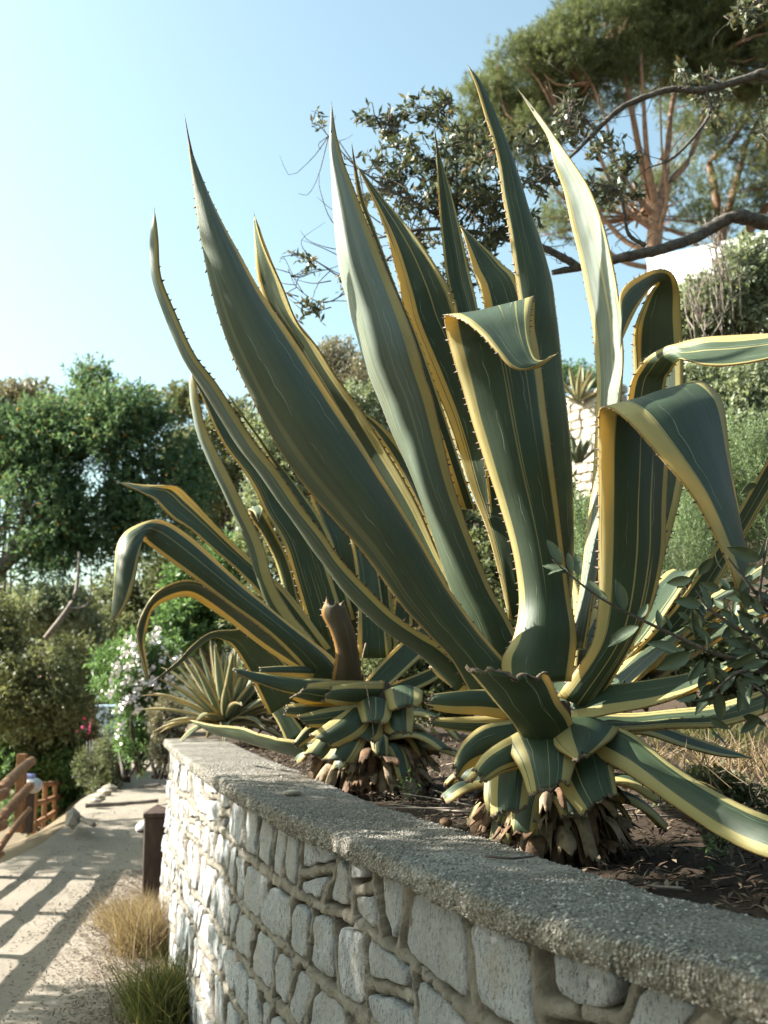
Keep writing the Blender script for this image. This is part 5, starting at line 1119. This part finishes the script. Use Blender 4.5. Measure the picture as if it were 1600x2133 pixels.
bb0 = Pz(318, 1895, 0.0); BY = float(bb0[1])
BO = empty('bollard', tuple(bb0), 'square dark wooden bollard with pointed top and small round lamp by the wall', 'bollard')
tz = float(P(326, 1700, BY)[2]); bw = .185; bc = P(325, 1800, BY)
v, f = box((float(bc[0]), BY, tz / 2 - .03), (bw, bw, tz + .06), .18, .008); link('post', mesh('post', v, f, False), M['darkwood'], BO)
ca, sa = math.cos(.18), math.sin(.18)
pv = np.array([(-bw / 2 - .006, -bw / 2 - .006, 0), (bw / 2 + .006, -bw / 2 - .006, 0), (bw / 2 + .006, bw / 2 + .006, 0), (-bw / 2 - .006, bw / 2 + .006, 0), (-bw / 2 - .006, -bw / 2 - .006, .03), (bw / 2 + .006, -bw / 2 - .006, .03), (bw / 2 + .006, bw / 2 + .006, .03), (-bw / 2 - .006, bw / 2 + .006, .03), (0, 0, .085)])
pv = np.stack([pv[:, 0] * ca - pv[:, 1] * sa, pv[:, 0] * sa + pv[:, 1] * ca, pv[:, 2]], 1) + np.array((float(bc[0]), BY, tz))
link('pointed_cap', mesh('pointed_cap', pv, [(3, 2, 1, 0), (0, 1, 5, 4), (1, 2, 6, 5), (2, 3, 7, 6), (3, 0, 4, 7), (4, 5, 8), (5, 6, 8), (6, 7, 8), (7, 4, 8)], False), M['darkwood'], BO)
lc = P(300, 1725, BY - .02)
bm = bmesh.new(); bmesh.ops.create_uvsphere(bm, u_segments=18, v_segments=12, radius=1); v = np.array([q.co[:] for q in bm.verts]) * (.060, .055, .052) + lc; f = [tuple(q.index for q in g.verts) for g in bm.faces]; bm.free()
lo = link('lamp', mesh('lamp', v, f), M['metal'], BO)
v, f = tube([lc + (.02, 0, 0), lc + (.08, .01, .01)], .022, .022, 10, 3); link('bracket', mesh('bracket', v, f), M['metal'], lo)
v, f = box(lc + np.array((0, -.045, -.012)), (.085, .03, .03), 0, .01); link('lens', mesh('lens', v, f), M['darkmetal'], lo)

GP = empty('wire_fence', tuple(P(250, 1640, 16)), 'old wire fence with two rough dark posts at the top of the path', 'fence')
for x, y0, y1, r in ((243, 1525, 1640, .05), (258, 1530, 1635, .06), (266, 1522, 1625, .04)):
    a, b = P(x, y1 + 8, 16), P(x + 1, y0, 16); v, f = tube([a, (a + b) / 2 + np.array((.02, 0, 0)), b], r, r * .85, 8, 8, .08); link('post', mesh('post', v, f), M['darkwood'], GP)
prt = []
for k in range(9):
    y = 1530 + k * 11; prt.append(tube([P(243, y, 16), P(200, y + 8, 15.2), P(175, y + 14, 14.8)], .003, .003, 4, 6))
for k in range(11):
    x = 243 - k * 6.2; prt.append(tube([P(x, 1530 + k * 1.4, 16 - k * .11), P(x, 1620 + k * 1.4, 16 - k * .11)], .003, .003, 4, 3))
v, f = merge(prt); tag(link('wire_mesh', mesh('wire_mesh', v, f), M['darkmetal'], GP), kind='stuff')

HT = empty('blue_hut', tuple(P(210, 1580, 26)), 'pale blue painted hut with a white door frame, far down the path', 'hut')
a, b = P(183, 1590, 26), P(243, 1470, 26)
v, f = box(((a[0] + b[0]) / 2 + .2, 27, (a[2] + b[2]) / 2 - .3), (b[0] - a[0] + .4, 2, b[2] - a[2] + .6), 0, 0); link('wall', mesh('wall', v, f, False), M['blue'], HT)
for x0, y0, x1, y1 in ((186, 1500, 190, 1545), (200, 1500, 204, 1545), (186, 1498, 204, 1502)):
    a, b = P(x0, y1, 25.97), P(x1, y0, 25.97); v, f = box((a + b) / 2, (abs(b[0] - a[0]), .06, abs(b[2] - a[2])), 0, 0); link('door_frame', mesh('door_frame', v, f, False), M['white'], HT)
for k in range(5):
    a, b = P(186 + k * 8, 1575, 25.6), P(189 + k * 8, 1535, 25.6); v, f = box((a + b) / 2, (.035, .03, abs(b[2] - a[2])), 0, 0); link('railing_bar', mesh('railing_bar', v, f, False), M['white'], HT)

WB = empty('white_building', tuple(P(1450, 700, 25)), 'white rendered building on the hill below the pines', 'building')
a = P(1348, 545, 24); b = P(1660, 476, 20); h0 = 3.2
for nm, th, dz in (('wall', .3, 0),):
    d = b - a; L = np.hypot(d[0], d[1]); n = np.array((-d[1], d[0])) / L * .8
    v = np.array([(a[0], a[1], a[2] - h0), (b[0], b[1], b[2] - h0), (b[0] + n[0] * 5, b[1] + n[1] * 5, b[2] - h0), (a[0] + n[0] * 5, a[1] + n[1] * 5, a[2] - h0), a, b, (b[0] + n[0] * 5, b[1] + n[1] * 5, b[2]), (a[0] + n[0] * 5, a[1] + n[1] * 5, a[2])])
    link('wall', mesh('wall', v, [(0, 1, 5, 4), (1, 2, 6, 5), (2, 3, 7, 6), (3, 0, 4, 7), (4, 5, 6, 7), (3, 2, 1, 0)], False), M['white'], WB)
v, f = tube([a + np.array((0, -.03, .03)), b + np.array((0, -.03, .03))], .05, .05, 4, 4); link('parapet_edge', mesh('parapet_edge', v, f, False), M['white'], WB)

TW = empty('terrace_wall', tuple(P(1210, 900, 20)), 'far pale dry-stone terrace wall on the hillside', 'wall')
R = np.random.default_rng(77); a = P(1120, 850, 20.5); b = P(1290, 800, 18.5)
for r_ in range(13):
    s = R.uniform(-.1, 0)
    while s < 1:
        w = R.uniform(.09, .2); q = a * (1 - s - w / 2) + b * (s + w / 2); z = q[2] - .16 * r_ - .08
        L = np.linalg.norm(b - a) * w
        v, f = box((q[0], q[1] + R.uniform(-.02, .02), z), (L * .97, .3, .155), math.atan2(b[1] - a[1], b[0] - a[0]), .03); link('stone', mesh('stone', v + R.normal(0, .008, v.shape), f, False), M['rock'], TW); s += w

# bare grey sticks on the hillside
prt = []
for k in range(26):
    x = R.uniform(1440, 1560); y = R.uniform(560, 760); s = P(x, y, 8.8); e = P(x + R.uniform(-60, 30), y - R.uniform(80, 190), 8.8 + R.uniform(-.3, .3)); m = (s + e) / 2 + R.standard_normal(3) * .05
    prt.append(tube([s, m, e], .007, .0025, 4, 7))
    for j in range(3): prt.append(tube([m, m + R.standard_normal(3) * np.array((.12, .08, .16)) + np.array((0, 0, .12))], .004, .0015, 4, 3))
v, f = merge(prt); tag(link('bare_twigs', mesh('bare_twigs', v, f), M['barkpale']), 'bare grey dead shrub twigs standing in front of the white building', 'shrub')

# log steps, rocks
for lab, pts, r in (('lower log step across the path', [(178, 1674, 12.4), (240, 1671, 12.5), (330, 1664, 12.6)], .05), ('upper log step across the path, near its top', [(222, 1642, 15.4), (280, 1638, 15.4), (335, 1630, 15.4)], .05), ('short log lying on the path beside the round boulder', [(158, 1694, 12.1), (178, 1706, 11.6), (196, 1714, 11.3)], .055)):
    v, f = tube([P(x, y + 4, Yd) for x, y, Yd in pts], r * .5, r * .42, 9, 14, .1); tag(link('log', mesh('log', v, f), M['barkpale']), lab, 'log')
q = P(152, 1704, 11.8); v, f = rock(q, (.085, .10, .125), 2, 1); tag(link('boulder', mesh('boulder', v, f, False), M['rock']), 'round pale boulder standing at the left side of the path', 'rock')
R = np.random.default_rng(12)
for k, (x, y, Yd, s, lab) in enumerate([(205, 1662, 13.6, .11, 'second lowest rock'), (216, 1652, 14.4, .12, 'middle rock'), (228, 1644, 15.0, .13, 'second farthest rock'), (196, 1670, 13.0, .09, 'smallest and lowest rock'), (242, 1636, 15.8, .14, 'largest and farthest rock')]):
    v, f = rock(P(x, y, Yd), (s * .95, s * .8, s * .55), k + 5, 1); tag(link('edging_rock', mesh('edging_rock', v, f, False), M['rock'], None), lab + ' in the pale row edging the upper left of the path', 'rock', 'rocks edging the path')

# ------------------------------------------------------------------ grasses, litter, small things
def grass(name, label, base, n, h, mtl, seed, lean=.35, w=.0028, rad=.2):
    R = np.random.default_rng(seed); b = np.asarray(base) + np.stack([R.normal(0, rad, n), R.normal(0, rad * 1.6, n), np.zeros(n)], 1)
    d = np.stack([R.normal(0, lean, n), R.normal(0, lean, n), np.ones(n)], 1); d /= np.linalg.norm(d, axis=1)[:, None]; hh = h * R.uniform(.35, 1.1, n)[:, None]
    s = np.cross(d, R.standard_normal((n, 3))); s /= np.linalg.norm(s, axis=1)[:, None]; bend = R.standard_normal((n, 3)) * np.array((.25, .25, .05)) - np.array((0, 0, .12))
    V = []
    for t, k in ((0, 1), (.4, .9), (.75, .6), (1, .05)):
        c = b + d * hh * t + bend * hh * t * t; V += [c - s * w * k, c + s * w * k]
    V = np.stack(V, 1).reshape(-1, 3); i = np.arange(n)[:, None] * 8
    F = np.concatenate([i + np.array([[0, 1, 3, 2]]), i + np.array([[2, 3, 5, 4]]), i + np.array([[4, 5, 7, 6]])])
    return tag(link(name, mesh(name, V, F, False, attr={'rnd': np.repeat(R.uniform(0, 1, n), 8)}), M[mtl]), label, 'grass', kind='stuff' if rad > .25 else 'thing')
gp = Pz(325, 1985, 0)
grass('grass_clump', 'golden dry grass tuft at the foot of the wall below the bollard', Pz(305, 1985, 0), 1700, .42, 'drygrass', 1, .38, .0020, .08)
grass('grass_clump', 'reddish sparse dry grass on the path edge beside the golden tuft', Pz(258, 1930, 0), 800, .24, 'drygrass', 2, .5, .002, .08)
grass('grass_clump', 'darker green grass tuft low at the wall foot, at the bottom of the view', Pz(345, 2120, 0), 1500, .36, 'greengrass', 3, .4, .0026, .08)
grass('grass_clump', 'thin green grass on the soil behind the drooping leaf', Pz(1500, 1545, 1.22), 500, .25, 'greengrass', 4, .5, .003, .3)
def litter(name, pts, ln, wd, seed, mtl='litter', up=.08):
    R = np.random.default_rng(seed); n = len(pts); d = R.standard_normal((n, 3)) * np.array((1, 1, up))
    v, f, a = leaves_at(pts, d, ln, wd, R, .95)
    return tag(link(name, mesh(name, v, f, False, attr={'rnd': np.repeat(R.uniform(0, 1, n), 4)}), M[mtl]), kind='stuff')
n = 5200; R = np.random.default_rng(90); si = R.uniform(.3, WLEN - .3, n); tt = np.abs(R.normal(.30, .14, n)); tt = np.clip(tt, .02, .33)
q = np.concatenate([wpos(si) - wnorm(si) * tt[:, None], np.full((n, 1), 1.2265)], 1); q[:, 2] += R.uniform(0, .006, n)
keep = noise3(q, 5, 2) > .0; q = q[keep]
litter('pine_needles', q, .035, .0016, 91)
n = 14000; yy = R.uniform(.8, 9, n); tx_ = R.uniform(.2, 1, n) ** 1.5 * 3.2; q = np.stack([xw(yy) + .22 + tx_, yy, np.zeros(n)], 1); q[:, 2] = z_hill(q[:, 0], q[:, 1]) + .03 * sstep(.5, 2, tx_ + .1) + .012 + R.uniform(0, .02, n)
litter('leaf_litter', q, .045, .010, 92, up=.35)
n = 11000; yy = R.uniform(4.5, 10, n); q = np.stack([xw(yy) - np.abs(R.normal(0, .33, n)) - .03, yy, np.full(n, .03)], 1); litter('path_litter', q, .035, .008, 93, up=.3)
n = 2600; yy = R.uniform(4.5, 14, n); q = np.stack([R.uniform(-3.2, -1.2, n), yy, np.zeros(n)], 1); q[:, 2] = z_path(q[:, 0], q[:, 1]) + .02
v, f, a = octa(q, R.uniform(.003, .009, n)); tag(link('path_gravel', mesh('path_gravel', v, f, True, attr={'rnd': a}), M['pebble']), kind='stuff')
v, f = tube([Pz(1012, 1783, 1.232), Pz(1060, 1788, 1.234), Pz(1100, 1785, 1.236), Pz(1132, 1778, 1.24)], .0035, .0015, 5, 12, .1); tag(link('twig', mesh('twig', v, f), M['darkwood']), 'thin dark twig lying on the coping below the nearest agave', 'twig')
v, f = rock(Pz(608, 1652, 1.232), (.035, .030, .012), 3); tag(link('pebble_stone', mesh('pebble_stone', v, f), M['rock']), 'flat brown stone lying on the coping between the agaves', 'stone')
v, f = rock(Pz(930, 1712, 1.235), (.018, .02, .012), 4); tag(link('pine_cone', mesh('pine_cone', v, f), M['dead']), 'small dark clod on the coping left of the nearest agave', 'clod')
v, f = tube([P(762, 1340, 4.55), P(755, 1380, 4.52), P(765, 1440, 4.5), P(775, 1500, 4.5), P(780, 1560, 4.5)], .003, .002, 5, 20); tag(link('dry_fibre', mesh('dry_fibre', v, f), M['deadpale']), 'pale dry fibre hanging down over the second agave', 'fibre')
for lab, pos, s, n_ in (('tiny green seedling at the inner edge of the coping between the agaves', Pz(848, 1655, 1.20), .05, 40), ('small weed in the dark soil below the drooping leaf', Pz(1490, 1800, 1.18), .05, 60)):
    R = np.random.default_rng(n_); c = np.asarray(pos) + R.normal(0, .02, (n_, 3)) + np.array((0, 0, 1)) * R.uniform(0, s * 1.5, n_)[:, None]; v, f, a = leaves_at(c, R.standard_normal((n_, 3)) + np.array((0, 0, .4)), .022, .008, R)
    tag(link('seedling', mesh('seedling', v, f, False, attr={'rnd': a}), M['f_bright']), lab, 'weed')

# ------------------------------------------------------------------ tree beside the path, just out of view, whose shade falls on the wall
sb = [(-3.8, 2.8, 4.4, .9, .6, .5), (-4.1, 4.2, 3.15, 1.1, .9, .8), (-4.2, 5.0, 3.0, .9, .7, .6), (-5.6, 6.6, 2.9, .8, .5, .5), (-3.6, 3.5, 3.0, 1.1, 1.2, .9), (-3.3, 2.4, 2.9, 1.0, 1.0, .9), (-4.3, 4.4, 3.3, .9, .9, .8), (-3.2, 1.4, 2.6, 1., 1., .9), (-4.2, 2.8, 3.6, 1., 1., .7)]
ST, p, tw = plant('shade_tree', 'leafy tree standing beyond the left edge of the view, shading the near wall', 'tree', sb, 'f_evergreen', 4300, 10, .2, .09, .045, 81, base=(-3.9, 3.1, 0), sr=.06, stems=20, part='crown', trunk=True, gap=.2, gsc=1.8)
v, f = tube([(-3.9, 3.1, -.3), (-3.95, 3.1, 1.0), (-3.8, 3.0, 2.2), (-3.7, 3.1, 3.2)], [.16, .13, .10, .05], None, 9, 14, .05); link('trunk', mesh('trunk', v, f), M['bark'], ST)

S2 = plant('shade_tree', 'second leafy tree beyond the left edge, shading the path beside the lamp post', 'tree', [(-7.6, 12.2, 3.6, 1.3, .7, .9), (-7.0, 11.2, 3.3, .8, .6, .6), (-8.6, 12.6, 4.0, 1.0, 1.0, .9)], 'f_evergreen', 1300, 10, .2, .09, .045, 83, base=(-7.9, 12.2, -1.0), sr=.06, stems=16, part='crown', trunk=True, gap=.5, gsc=2.2)[0]
v, f = tube([(-7.9, 12.2, -1.4), (-7.95, 12.2, 1.0), (-7.7, 12.2, 3.2)], [.16, .13, .06], None, 9, 14, .05); link('trunk', mesh('trunk', v, f), M['bark'], S2)

S3 = plant('shade_tree', 'large unseen leafy tree added behind the viewpoint, keeping the agaves and the wall in half shade', 'tree', [(0.6, -3.0, 4.2, 2.2, 1.5, 1.5), (-1.6, -2.6, 4.0, 1.6, 1.3, 1.2), (2.8, -2.6, 3.8, 1.8, 1.4, 1.6), (1.2, -3.4, 2.6, 2.0, 1.0, 1.2), (3.6, -1.2, 3.4, 1.0, 1.0, 1.0)], 'f_evergreen', 5200, 10, .3, .12, .06, 85, base=(1.6, -4.0, 1.1), sr=.07, stems=24, part='crown', trunk=True, gap=.1, gsc=1.2)[0]  # unseen tree, added behind the camera to cut the skylight on the agaves
v, f = tube([(1.6, -4.0, .9), (1.55, -3.9, 2.0), (1.2, -3.4, 3.4)], [.2, .17, .08], None, 9, 14, .05); link('trunk', mesh('trunk', v, f), M['bark'], S3)

R = np.random.default_rng(140); prt = []
for k in range(60):
    yy_ = R.uniform(1.6, 6.0); xx = float(xw(yy_)) + R.uniform(.4, 2.6); c_ = np.array((xx, yy_, float(z_hill(np.array(xx), np.array(yy_))) + .045)); d_ = R.standard_normal(3) * np.array((.12, .12, .012)); prt.append(tube([c_ - d_, c_ + R.standard_normal(3) * .015, c_ + d_], .004, .0015, 4, 6))
v, f = merge(prt); tag(link('fallen_sticks', mesh('fallen_sticks', v, f), M['barkpale']), kind='stuff')
grass('grass_clump', 'dry straw-coloured grass lying on the dark soil at the right edge', P(1530, 1600, 4.2), 500, .22, 'drygrass', 14, .9, .0022, .28)
plant('green_shrub', 'tiny leafy weed patch on the soil under the lowest right-hand leaves', 'shrub', px_blobs([(1480, 1640, 60, 18), (1560, 1660, 50, 16), (1400, 1640, 40, 14)], 3.7, .8), 'f_dark', 260, 9, .05, .026, .012, 141, base=P(1490, 1670, 3.7), stems=4, sr=.004)
